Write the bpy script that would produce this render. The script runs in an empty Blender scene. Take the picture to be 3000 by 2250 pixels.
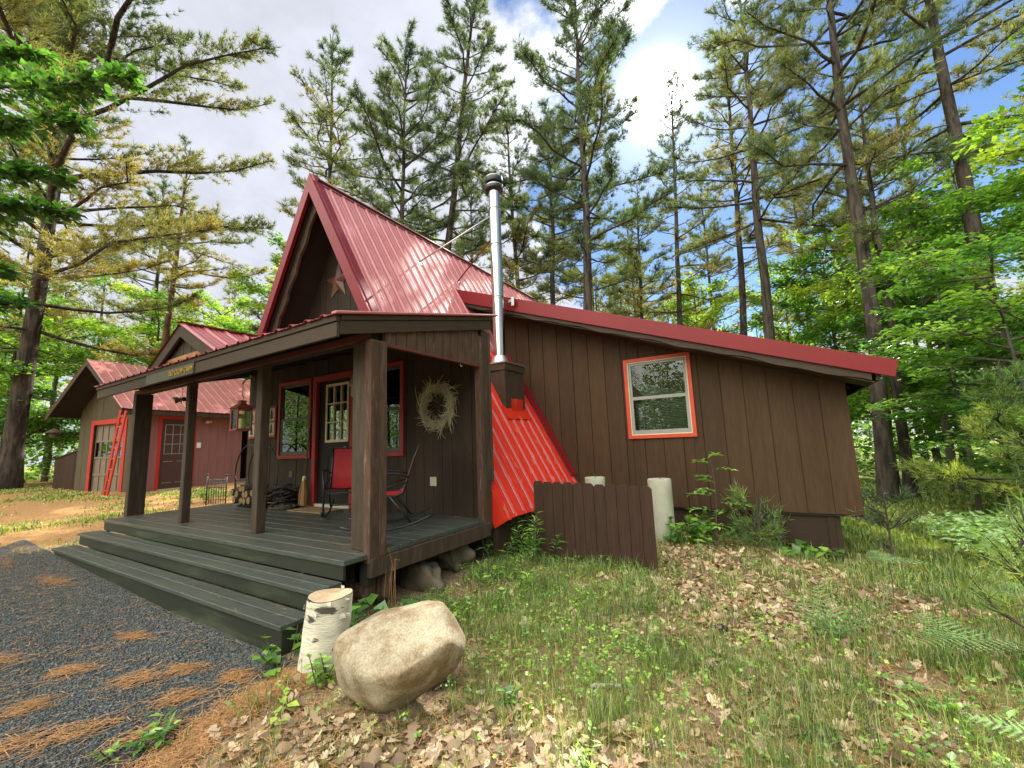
import bpy, math, random
import numpy as np
from mathutils import Matrix, Vector
C = bpy.context.scene.collection
SC = bpy.context.scene
rad = math.radians
# ------------------------------------------------------------------ camera
cam = bpy.data.objects.new('camera', bpy.data.cameras.new('camera'))
C.objects.link(cam)
cam.data.sensor_width = 36.0
cam.data.lens = 14.838
cam.data.clip_start = 0.05
cam.data.clip_end = 2000
R_ = (0.8473694, 0.52962307, -0.03826886)
U_ = (0.10637985, -0.09871038, 0.98941376)
F_ = (-0.52023882, 0.84246998, 0.13998538)
cam.matrix_world = Matrix(((R_[0], U_[0], -F_[0], 0), (R_[1], U_[1], -F_[1], 0), (R_[2], U_[2], -F_[2], 1.42), (0, 0, 0, 1)))
SC.camera = cam
# ------------------------------------------------------------------ light
SC.view_settings.view_transform = 'Standard'
SC.view_settings.look = 'None'
SC.view_settings.exposure = 1.05
SC.view_settings.gamma = 1.0
SUN_EL, SUN_AZ = rad(39.5), rad(-9.3)        # azimuth from +Y towards +X
sdir = Vector((math.sin(SUN_AZ)*math.cos(SUN_EL), math.cos(SUN_AZ)*math.cos(SUN_EL), math.sin(SUN_EL)))
sl = bpy.data.lights.new('sun', 'SUN')
sl.energy = 5.0; sl.angle = rad(0.5); sl.color = (1.0, 0.94, 0.84)
so = bpy.data.objects.new('sun', sl); C.objects.link(so)
so.rotation_euler = (-sdir).to_track_quat('-Z', 'Y').to_euler()
so.location = (0, 30, 60)
SC.cycles.max_bounces = 8
SC.cycles.transparent_max_bounces = 8
SC.cycles.use_denoising = True
SC.cycles.sample_clamp_indirect = 6.0

def world():
    w = bpy.data.worlds.new('World'); SC.world = w; w.use_nodes = True
    nt = w.node_tree; nt.nodes.clear()
    N = nt.nodes.new; L = nt.links.new
    out = N('ShaderNodeOutputWorld'); bg = N('ShaderNodeBackground'); bg.inputs[1].default_value = 0.1
    L(bg.outputs[0], out.inputs[0])
    sky = N('ShaderNodeTexSky'); sky.sky_type = 'NISHITA'; sky.sun_disc = False
    sky.sun_elevation = SUN_EL; sky.sun_rotation = SUN_AZ
    sky.air_density = 1.0; sky.dust_density = 0.05; sky.ozone_density = 2.0
    tc = N('ShaderNodeTexCoord')
    def dotdir(px):
        v = N('ShaderNodeVectorMath'); v.operation = 'DOT_PRODUCT'
        L(tc.outputs['Generated'], v.inputs[0]); d = Vector(px).normalized(); v.inputs[1].default_value = d
        return v.outputs['Value']
    def ramp(src, a, b, lo=0.0, hi=1.0, smooth=True):
        m = N('ShaderNodeMapRange'); m.interpolation_type = 'SMOOTHSTEP' if smooth else 'LINEAR'
        m.inputs[1].default_value = a; m.inputs[2].default_value = b
        m.inputs[3].default_value = lo; m.inputs[4].default_value = hi
        L(src, m.inputs[0]); return m.outputs[0]
    def mth(op, a, b):
        m = N('ShaderNodeMath'); m.operation = op
        for i, q in enumerate((a, b)):
            if isinstance(q, (int, float)): m.inputs[i].default_value = q
            else: L(q, m.inputs[i])
        return m.outputs[0]
    # cloud field: flattened direction so that clouds lie in a layer overhead
    sx = N('ShaderNodeSeparateXYZ'); L(tc.outputs['Generated'], sx.inputs[0])
    zz = mth('ADD', mth('MAXIMUM', sx.outputs[2], 0.0), 0.25)
    cx = N('ShaderNodeCombineXYZ'); L(mth('DIVIDE', sx.outputs[0], zz), cx.inputs[0]); L(mth('DIVIDE', sx.outputs[1], zz), cx.inputs[1])
    def noise(scale, det, rough, off):
        n = N('ShaderNodeTexNoise'); n.inputs['Scale'].default_value = scale; n.inputs['Detail'].default_value = det
        n.inputs['Roughness'].default_value = rough
        a = N('ShaderNodeVectorMath'); a.operation = 'ADD'; a.inputs[1].default_value = off
        L(cx.outputs[0], a.inputs[0]); L(a.outputs[0], n.inputs['Vector']); return n.outputs['Fac']
    n1 = noise(1.6, 8, 0.62, (3.1, 1.7, 0)); n2 = noise(5.0, 6, 0.6, (0.3, 9.0, 2))
    # directional bias: overcast to the left, added unseen cloud behind, a clear strip to the upper right
    left = ramp(dotdir((-0.85, 0.35, 0.35)), 0.66, 0.92, 0.0, 0.42)
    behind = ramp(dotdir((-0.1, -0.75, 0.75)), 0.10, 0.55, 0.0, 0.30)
    low = ramp(sx.outputs[2], 0.45, 0.10, 0.0, 0.20)
    clear = ramp(dotdir((0.02, 0.74, 0.64)), 0.80, 0.965, 0.0, -0.34)
    blob = ramp(dotdir((-0.040, 0.672, 0.739)), 0.984, 0.9990, 0.0, 0.56)
    blob2 = ramp(dotdir((-0.33, 0.60, 0.73)), 0.96, 0.995, 0.0, 0.30)
    sm = mth('ADD', mth('MULTIPLY', mth('SUBTRACT', n2, 0.5), 0.60), mth('ADD', mth('ADD', mth('ADD', n1, left), mth('ADD', behind, low)), mth('ADD', mth('ADD', clear, ramp(dotdir(sdir), 0.985, 0.9935, 0.0, -0.30)), mth('ADD', blob, blob2))))
    fac = ramp(sm, 0.50, 0.66)
    fac = mth('MULTIPLY', fac, 0.96)
    # cloud brightness: sunlit near the sun, greyer at left; unseen clouds behind and overhead boosted as fill
    glow = ramp(dotdir(sdir), 0.90, 1.0, 0.0, 1.0)
    shade = ramp(n2, 0.3, 0.7, 0.88, 1.08)
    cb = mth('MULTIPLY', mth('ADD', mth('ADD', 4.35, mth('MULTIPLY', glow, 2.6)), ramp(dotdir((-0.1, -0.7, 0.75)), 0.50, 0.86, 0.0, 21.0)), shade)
    ccol = N('ShaderNodeCombineXYZ')
    warm = ramp(dotdir((-0.1, -0.7, 0.75)), 0.50, 0.86)
    L(mth('MULTIPLY', cb, mth('ADD', 0.93, mth('MULTIPLY', warm, 0.08))), ccol.inputs[0]); L(mth('MULTIPLY', cb, mth('ADD', 0.955, mth('MULTIPLY', warm, 0.045))), ccol.inputs[1]); L(mth('MULTIPLY', cb, mth('ADD', 1.07, mth('MULTIPLY', warm, -0.17))), ccol.inputs[2])
    mx = N('ShaderNodeMix'); mx.data_type = 'RGBA'
    sk = N('ShaderNodeVectorMath'); sk.operation = 'MULTIPLY'; sk.inputs[1].default_value = (0.62, 0.70, 0.80); L(sky.outputs[0], sk.inputs[0])
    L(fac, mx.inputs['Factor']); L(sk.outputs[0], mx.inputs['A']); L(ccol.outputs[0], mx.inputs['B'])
    # bright aureole round the sun
    au = mth('MULTIPLY', mth('POWER', ramp(dotdir(sdir), 0.992, 1.0, 0.0, 1.0, False), 9.0), 60.0)
    au2 = mth('ADD', au, mth('MULTIPLY', mth('POWER', ramp(dotdir(sdir), 0.955, 1.0, 0.0, 1.0, False), 3.0), 3.2))
    ac = N('ShaderNodeCombineXYZ'); L(au2, ac.inputs[0]); L(mth('MULTIPLY', au2, 0.97), ac.inputs[1]); L(mth('MULTIPLY', au2, 0.90), ac.inputs[2])
    ad = N('ShaderNodeVectorMath'); ad.operation = 'ADD'
    L(mx.outputs['Result'], ad.inputs[0]); L(ac.outputs[0], ad.inputs[1])
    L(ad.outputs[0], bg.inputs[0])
world()
# ------------------------------------------------------------------ materials
M = {}
def mat(name, col, rough=0.7, var=0.25, scale=6.0, bump=0.0, bscale=None, metal=0.0, spec=0.5, stretch=(1, 1, 1), col2=None, c2=(0.45, 0.65), coord='Object', rnd=0.0, coat=0.0, speck=None):
    """procedural Principled: base colour broken up by noise, optional second colour in patches, fine bump"""
    m = bpy.data.materials.new(name); m.use_nodes = True; M[name] = m
    nt = m.node_tree; b = nt.nodes['Principled BSDF']; N = nt.nodes.new; L = nt.links.new
    b.inputs['Roughness'].default_value = rough; b.inputs['Metallic'].default_value = metal
    b.inputs['Specular IOR Level'].default_value = spec
    b.inputs['Coat Weight'].default_value = coat
    tc = N('ShaderNodeTexCoord'); mp = N('ShaderNodeMapping'); mp.inputs['Scale'].default_value = stretch
    L(tc.outputs[coord], mp.inputs['Vector'])
    n = N('ShaderNodeTexNoise'); n.inputs['Scale'].default_value = scale; n.inputs['Detail'].default_value = 6; n.inputs['Roughness'].default_value = 0.6
    L(mp.outputs[0], n.inputs['Vector'])
    mr = N('ShaderNodeMapRange'); mr.inputs[1].default_value = 0.25; mr.inputs[2].default_value = 0.75
    mr.inputs[3].default_value = 1 - var; mr.inputs[4].default_value = 1 + var
    L(n.outputs['Fac'], mr.inputs[0])
    val = mr.outputs[0]
    if rnd:
        g = N('ShaderNodeNewGeometry'); r2 = N('ShaderNodeMapRange'); r2.inputs[3].default_value = 1 - rnd; r2.inputs[4].default_value = 1 + rnd
        L(g.outputs['Random Per Island'], r2.inputs[0])
        mm = N('ShaderNodeMath'); mm.operation = 'MULTIPLY'; L(val, mm.inputs[0]); L(r2.outputs[0], mm.inputs[1]); val = mm.outputs[0]
    base = None
    if col2:
        n2 = N('ShaderNodeTexNoise'); n2.inputs['Scale'].default_value = scale*0.6; n2.inputs['Detail'].default_value = 8; n2.inputs['Roughness'].default_value = 0.65
        L(mp.outputs[0], n2.inputs['Vector'])
        r = N('ShaderNodeMapRange'); r.interpolation_type = 'SMOOTHSTEP'; r.inputs[1].default_value = c2[0]; r.inputs[2].default_value = c2[1]
        L(n2.outputs['Fac'], r.inputs[0])
        mx = N('ShaderNodeMix'); mx.data_type = 'RGBA'; mx.inputs['A'].default_value = (*col, 1); mx.inputs['B'].default_value = (*col2, 1)
        L(r.outputs[0], mx.inputs['Factor']); base = mx.outputs['Result']
    if speck:
        s3 = N('ShaderNodeTexNoise'); s3.inputs['Scale'].default_value = speck[0]; s3.inputs['Detail'].default_value = 4; L(mp.outputs[0], s3.inputs['Vector'])
        r3 = N('ShaderNodeMapRange'); r3.inputs[1].default_value = 0.35; r3.inputs[2].default_value = 0.65; r3.inputs[3].default_value = 1-speck[1]; r3.inputs[4].default_value = 1+speck[1]; L(s3.outputs['Fac'], r3.inputs[0])
        m3 = N('ShaderNodeMath'); m3.operation = 'MULTIPLY'; L(val, m3.inputs[0]); L(r3.outputs[0], m3.inputs[1]); val = m3.outputs[0]
    vm = N('ShaderNodeVectorMath'); vm.operation = 'SCALE'
    if base is not None: L(base, vm.inputs[0])
    else: vm.inputs[0].default_value = col
    L(val, vm.inputs['Scale']); L(vm.outputs[0], b.inputs['Base Color'])
    if bump:
        bn = N('ShaderNodeTexNoise'); bn.inputs['Scale'].default_value = bscale or scale*6; bn.inputs['Detail'].default_value = 5
        L(mp.outputs[0], bn.inputs['Vector'])
        bp = N('ShaderNodeBump'); bp.inputs['Strength'].default_value = bump; bp.inputs['Distance'].default_value = 0.02
        L(bn.outputs['Fac'], bp.inputs['Height']); L(bp.outputs[0], b.inputs['Normal'])
    return m
def leafmat(name, cols, trans=0.45, rough=0.5, scale=0.5, hue=0.25, gloss=0.08):
    """foliage: colour per leaf from a ramp, clump noise, diffuse + translucent + a little gloss; the mesh attribute 'tint' picks the ramp position"""
    m = bpy.data.materials.new(name); m.use_nodes = True; M[name] = m
    nt = m.node_tree; nt.nodes.clear(); N = nt.nodes.new; L = nt.links.new
    out = N('ShaderNodeOutputMaterial'); g = N('ShaderNodeNewGeometry')
    at = N('ShaderNodeAttribute'); at.attribute_name = 'tint'
    rp = N('ShaderNodeValToRGB'); el = rp.color_ramp.elements
    while len(el) < len(cols): el.new(0.5)
    for i, c in enumerate(cols): el[i].position = i/(len(cols)-1); el[i].color = (*c, 1)
    tc = N('ShaderNodeTexCoord'); n = N('ShaderNodeTexNoise'); n.inputs['Scale'].default_value = scale; n.inputs['Detail'].default_value = 3
    L(tc.outputs['Object'], n.inputs['Vector'])
    def mth(op, a, b):
        q = N('ShaderNodeMath'); q.operation = op
        for i, v in enumerate((a, b)):
            if isinstance(v, (int, float)): q.inputs[i].default_value = v
            else: L(v, q.inputs[i])
        return q.outputs[0]
    t = mth('ADD', at.outputs['Fac'], mth('MULTIPLY', mth('SUBTRACT', n.outputs['Fac'], 0.5), 0.8))
    t = mth('ADD', t, mth('MULTIPLY', mth('SUBTRACT', g.outputs['Random Per Island'], 0.5), hue))
    L(t, rp.inputs[0])
    vm = N('ShaderNodeVectorMath'); vm.operation = 'SCALE'; L(rp.outputs[0], vm.inputs[0])
    L(mth('ADD', 0.75, mth('MULTIPLY', g.outputs['Random Per Island'], 0.5)), vm.inputs['Scale'])
    d = N('ShaderNodeBsdfDiffuse'); tr = N('ShaderNodeBsdfTranslucent'); gl = N('ShaderNodeBsdfGlossy'); gl.inputs['Roughness'].default_value = rough
    L(vm.outputs[0], d.inputs[0]); 
    v2 = N('ShaderNodeVectorMath'); v2.operation = 'MULTIPLY'; v2.inputs[1].default_value = (1.5, 1.45, 0.6); L(vm.outputs[0], v2.inputs[0])
    L(v2.outputs[0], tr.inputs[0])
    s1 = N('ShaderNodeMixShader'); s1.inputs[0].default_value = trans; L(d.outputs[0], s1.inputs[1]); L(tr.outputs[0], s1.inputs[2])
    s2 = N('ShaderNodeMixShader'); s2.inputs[0].default_value = gloss; L(s1.outputs[0], s2.inputs[1]); L(gl.outputs[0], s2.inputs[2])
    L(s2.outputs[0], out.inputs[0])
    return m
def glassmat(name, tint=(0.75, 0.8, 0.78), refl=0.12):
    m = bpy.data.materials.new(name); m.use_nodes = True; M[name] = m
    nt = m.node_tree; nt.nodes.clear(); N = nt.nodes.new; L = nt.links.new
    out = N('ShaderNodeOutputMaterial'); t = N('ShaderNodeBsdfTransparent'); t.inputs[0].default_value = (*tint, 1)
    g = N('ShaderNodeBsdfGlossy'); g.inputs['Roughness'].default_value = 0.0
    fr = N('ShaderNodeFresnel'); fr.inputs[0].default_value = 1.5
    a = N('ShaderNodeMath'); a.operation = 'ADD'; a.inputs[1].default_value = refl; L(fr.outputs[0], a.inputs[0])
    nz = N('ShaderNodeTexNoise'); nz.inputs['Scale'].default_value = 1.3; bp = N('ShaderNodeBump'); bp.inputs['Strength'].default_value = 0.03
    tc = N('ShaderNodeTexCoord'); L(tc.outputs['Object'], nz.inputs['Vector']); L(nz.outputs['Fac'], bp.inputs['Height']); L(bp.outputs[0], g.inputs['Normal'])
    s = N('ShaderNodeMixShader'); L(a.outputs[0], s.inputs[0]); L(t.outputs[0], s.inputs[1]); L(g.outputs[0], s.inputs[2]); L(s.outputs[0], out.inputs[0])
    return m
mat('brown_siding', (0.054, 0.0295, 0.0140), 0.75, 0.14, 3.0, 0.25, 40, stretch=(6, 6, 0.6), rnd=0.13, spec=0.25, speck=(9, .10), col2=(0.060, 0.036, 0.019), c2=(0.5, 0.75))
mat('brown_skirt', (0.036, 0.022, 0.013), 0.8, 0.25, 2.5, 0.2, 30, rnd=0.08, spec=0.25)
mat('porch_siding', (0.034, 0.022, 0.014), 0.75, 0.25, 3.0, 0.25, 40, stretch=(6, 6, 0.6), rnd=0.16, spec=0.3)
mat('brown_trim', (0.048, 0.031, 0.019), 0.7, 0.2, 4.0, 0.2, 40, stretch=(1.5, 1.5, 4), spec=0.3)
mat('weathered_wood', (0.085, 0.050, 0.034), 0.85, 0.4, 5.0, 0.4, 60, stretch=(6, 6, 1.0), col2=(0.19, 0.14, 0.105), c2=(0.55, 0.75), spec=0.2)
mat('post_paint', (0.052, 0.033, 0.020), 0.7, 0.25, 5.0, 0.25, 50, stretch=(6, 6, 0.8), col2=(0.07, 0.05, 0.038), spec=0.3)
mat('dark_wood', (0.024, 0.018, 0.014), 0.85, 0.25, 4.0, 0.2, 40)
mat('rough_wood', (0.075, 0.045, 0.026), 0.9, 0.5, 8.0, 0.5, 50, stretch=(6, 6, 1), col2=(0.16, 0.10, 0.06), c2=(0.55, 0.75))
mat('fence_wood', (0.040, 0.021, 0.0135), 0.8, 0.3, 4.0, 0.3, 60, stretch=(8, 8, 0.7), rnd=0.2, spec=0.25)
mat('red_roof', (0.40, 0.115, 0.118), 0.62, 0.06, 1.2, 0.0, spec=0.9, stretch=(1, 1, 1), col2=(0.31, 0.070, 0.074), c2=(0.45, 0.8))
mat('red_roof_worn', (0.52, 0.026, 0.012), 0.5, 0.14, 4.0, 0.03, 40, spec=0.2, stretch=(3.0, 3.0, 0.35), col2=(0.50, 0.22, 0.13), c2=(0.55, 0.74))
mat('red_fascia', (0.165, 0.008, 0.011), 0.42, 0.08, 1.0, 0.0, spec=0.3)
mat('red_porch_roof', (0.28, 0.045, 0.050), 0.38, 0.15, 2.0, 0.02, 30, spec=0.6, col2=(0.34, 0.20, 0.12), c2=(0.70, 0.85))
mat('red_garage_roof', (0.42, 0.15, 0.13), 0.5, 0.2, 2.5, 0.02, 30, spec=0.5, stretch=(1, 1, 1), col2=(0.48, 0.30, 0.14), c2=(0.56, 0.72))
mat('red_trim', (0.42, 0.030, 0.022), 0.5, 0.12, 5.0, 0.1, 60, spec=0.4)
mat('red_trim_dark', (0.26, 0.022, 0.02), 0.55, 0.15, 5.0, 0.1, 60, spec=0.4)
mat('red_brown', (0.11, 0.030, 0.022), 0.6, 0.15, 5.0, 0.1, 60, spec=0.3)
mat('orange_trim', (0.48, 0.055, 0.022), 0.5, 0.12, 5.0, 0.1, 60, spec=0.4)
mat('deck_paint', (0.055, 0.062, 0.052), 0.36, 0.28, 2.2, 0.12, 60, stretch=(0.7, 5, 5), rnd=0.10, spec=0.5, speck=(14, .18), col2=(0.075, 0.08, 0.066), c2=(0.6, 0.85))  # lightened so the sky's grey sheen on the treads sits in the colour
mat('deck_riser', (0.019, 0.022, 0.013), 0.55, 0.25, 2.0, 0.1, 50, stretch=(0.7, 4, 4), spec=0.4, col2=(0.05, 0.062, 0.034), c2=(0.5, 0.7))  # darkened against the treads, so riser shade sits in the colour
mat('garage_siding', (0.24, 0.115, 0.100), 0.75, 0.12, 3.0, 0.15, 60, stretch=(4, 4, 0.6), rnd=0.06, spec=0.3)
mat('garage_front', (0.085, 0.066, 0.038), 0.75, 0.15, 3.0, 0.15, 60, stretch=(4, 4, 0.6), rnd=0.08, spec=0.3)
mat('garage_door_paint', (0.17, 0.135, 0.095), 0.6, 0.1, 3.0, 0.05, 30)
mat('door_brown', (0.065, 0.035, 0.035), 0.5, 0.1, 3.0)
mat('door_dark', (0.018, 0.014, 0.011), 0.6, 0.1, 3.0, spec=0.2)
mat('cream_paint', (0.55, 0.47, 0.32), 0.5, 0.08, 5.0)
mat('sash_grey', (0.24, 0.24, 0.21), 0.45, 0.06, 5.0)
mat('sash_dark', (0.045, 0.055, 0.050), 0.4, 0.06, 5.0)
mat('blind_slat', (0.30, 0.30, 0.27), 0.5, 0.05, 5.0)
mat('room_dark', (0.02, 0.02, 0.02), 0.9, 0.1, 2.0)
mat('steel_shiny', (0.50, 0.52, 0.47), 0.07, 0.02, 2.0, 0.02, 3, metal=1.0)
mat('steel_dull', (0.50, 0.50, 0.47), 0.4, 0.1, 8.0, metal=0.9)
mat('black_metal', (0.012, 0.013, 0.014), 0.4, 0.2, 8.0, spec=0.5)
mat('chair_red', (0.42, 0.018, 0.022), 0.6, 0.08, 10.0, 0.1, 300)
mat('concrete', (0.36, 0.36, 0.28), 0.9, 0.14, 6.0, 0.35, 60, col2=(0.26, 0.27, 0.17), c2=(0.48, 0.75))
mat('granite', (0.20, 0.145, 0.080), 0.9, 0.22, 9.0, 0.35, 160, col2=(0.35, 0.295, 0.205), c2=(0.36, 0.58), spec=0.2, speck=(85, .20))
mat('stone_dark', (0.11, 0.088, 0.058), 0.9, 0.35, 6.0, 0.5, 40)
mat('straw', (0.30, 0.15, 0.05), 0.8, 0.25, 6.0, 0.4, 120, stretch=(8, 8, 1), rnd=0.2)
mat('wreath_twig', (0.40, 0.35, 0.23), 0.8, 0.25, 8.0, rnd=0.4)
mat('log_bark', (0.11, 0.08, 0.055), 0.9, 0.4, 12.0, 0.5, 40)
mat('log_end', (0.24, 0.14, 0.06), 0.8, 0.25, 12.0, rnd=0.25)
mat('galvanised', (0.36, 0.38, 0.37), 0.4, 0.15, 10.0, metal=0.6)
mat('candle_wax', (0.70, 0.60, 0.30), 0.5, 0.03, 5.0)
mat('lantern_red', (0.17, 0.035, 0.028), 0.5, 0.2, 10.0)
mat('star_light', (0.13, 0.075, 0.045), 0.6, 0.15, 8.0)
mat('star_dark', (0.10, 0.026, 0.024), 0.6, 0.15, 8.0)
mat('quilt_cream', (0.52, 0.45, 0.33), 0.8, 0.12, 10.0)
mat('quilt_red', (0.30, 0.06, 0.05), 0.8, 0.15, 10.0)
mat('quilt_tree', (0.05, 0.06, 0.05), 0.8, 0.15, 10.0)
mat('mat_dark', (0.06, 0.045, 0.032), 0.95, 0.4, 30.0, 0.5, 120)
mat('mat_tan', (0.26, 0.17, 0.09), 0.95, 0.25, 30.0, 0.5, 120)
mat('ivory_plate', (0.45, 0.42, 0.32), 0.5, 0.05, 5)
mat('sign_yellow', (0.34, 0.21, 0.025), 0.6, 0.15, 20.0)
mat('sign_board', (0.060, 0.058, 0.036), 0.7, 0.2, 6.0)
mat('white_enamel', (0.75, 0.74, 0.68), 0.4, 0.04, 5)
mat('lit_beam', (0.30, 0.15, 0.05), 0.7, 0.2, 5)  # the strip's yellowish light is put into its base colour
mat('pine_bark', (0.085, 0.070, 0.057), 0.95, 0.45, 2.2, 1.0, 9, stretch=(5, 5, 0.9), col2=(0.04, 0.033, 0.028), c2=(0.45, 0.6), spec=0.1)
mat('red_bark', (0.17, 0.095, 0.055), 0.95, 0.4, 2.5, 1.0, 9, stretch=(5, 5, 0.9), col2=(0.09, 0.06, 0.042), c2=(0.45, 0.6), spec=0.1)
mat('maple_bark', (0.10, 0.088, 0.070), 0.95, 0.3, 4, 0.6, 14, stretch=(3, 3, 0.8), spec=0.1)
mat('twig_bark', (0.075, 0.062, 0.048), 0.95, 0.3, 4)
mat('birch_end', (0.48, 0.34, 0.21), 0.85, 0.25, 22, 0.2, 60)
mat('birch_stick', (0.5, 0.48, 0.42), 0.85, 0.3, 30)
mat('cone_scale', (0.045, 0.03, 0.022), 0.9, 0.3, 30)
mat('gravel_stone', (0.084, 0.092, 0.088), 0.7, 0.25, 40, rnd=0.65, spec=0.4)
mat('dry_needle', (0.36, 0.185, 0.070), 0.8, 0.2, 3, rnd=0.45)
leafmat('dead_leaf', [(0.15, 0.08, 0.04), (0.38, 0.26, 0.15), (0.56, 0.43, 0.28)], 0.2, 0.6, 3.0, 0.9, 0.05)
leafmat('pine_needles', [(0.070, 0.120, 0.074), (0.115, 0.170, 0.075), (0.22, 0.23, 0.088), (0.35, 0.29, 0.115), (0.38, 0.26, 0.10)], 0.52, 0.45, 0.35, 0.22, 0.05)
leafmat('young_needles', [(0.07, 0.15, 0.04), (0.15, 0.25, 0.06), (0.36, 0.44, 0.09), (0.55, 0.55, 0.14)], 0.45, 0.5, 1.2, 0.3, 0.05)
leafmat('maple_leaves', [(0.045, 0.135, 0.030), (0.105, 0.250, 0.048), (0.21, 0.37, 0.060), (0.36, 0.48, 0.080)], 0.60, 0.4, 0.5, 0.35, 0.07)
leafmat('understory_leaves', [(0.05, 0.145, 0.045), (0.095, 0.245, 0.055), (0.17, 0.35, 0.06), (0.30, 0.44, 0.10)], 0.55, 0.35, 0.6, 0.4, 0.10)
leafmat('grass_blade', [(0.085, 0.155, 0.036), (0.16, 0.26, 0.055), (0.28, 0.36, 0.085), (0.44, 0.40, 0.16)], 0.38, 0.5, 1.5, 0.7, 0.05)
leafmat('herb_leaf', [(0.07, 0.18, 0.035), (0.17, 0.34, 0.05), (0.36, 0.52, 0.08)], 0.4, 0.45, 1.0, 0.6, 0.06)
leafmat('fern_frond', [(0.07, 0.18, 0.04), (0.18, 0.33, 0.10), (0.34, 0.48, 0.22)], 0.4, 0.5, 1.0, 0.3, 0.05)
glassmat('window_glass'); glassmat('dull_glass', (0.8, 0.85, 0.8), 0.0); glassmat('door_glass', (0.5, 0.55, 0.52), 0.30); glassmat('lantern_glass', (0.9, 0.9, 0.85), 0.02)

def birchmat():
    m = mat('birch_bark', (0.60, 0.56, 0.44), 0.8, 0.18, 5, 0.4, 30, stretch=(1, 1, 5))
    nt = m.node_tree; N = nt.nodes.new; L = nt.links.new; b = nt.nodes['Principled BSDF']
    src = b.inputs['Base Color'].links[0].from_socket
    tc = N('ShaderNodeTexCoord'); mp = N('ShaderNodeMapping'); mp.inputs['Scale'].default_value = (1, 1, 2.2); L(tc.outputs['Object'], mp.inputs[0])
    n = N('ShaderNodeTexNoise'); n.inputs['Scale'].default_value = 6.0; n.inputs['Detail'].default_value = 5; L(mp.outputs[0], n.inputs['Vector'])
    r = N('ShaderNodeMapRange'); r.inputs[1].default_value = 0.585; r.inputs[2].default_value = 0.63; L(n.outputs['Fac'], r.inputs[0])
    mp2 = N('ShaderNodeMapping'); mp2.inputs['Scale'].default_value = (2, 2, 45); L(tc.outputs['Object'], mp2.inputs[0])
    n2 = N('ShaderNodeTexNoise'); n2.inputs['Scale'].default_value = 2.0; L(mp2.outputs[0], n2.inputs['Vector'])
    r2 = N('ShaderNodeMapRange'); r2.inputs[1].default_value = 0.62; r2.inputs[2].default_value = 0.7; r2.inputs[4].default_value = 0.55; L(n2.outputs['Fac'], r2.inputs[0])
    ad = N('ShaderNodeMath'); ad.operation = 'MAXIMUM'; L(r.outputs[0], ad.inputs[0]); L(r2.outputs[0], ad.inputs[1])
    mx = N('ShaderNodeMix'); mx.data_type = 'RGBA'; L(ad.outputs[0], mx.inputs['Factor']); L(src, mx.inputs['A']); mx.inputs['B'].default_value = (0.07, 0.055, 0.045, 1)
    L(mx.outputs['Result'], b.inputs['Base Color'])
birchmat()
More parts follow.
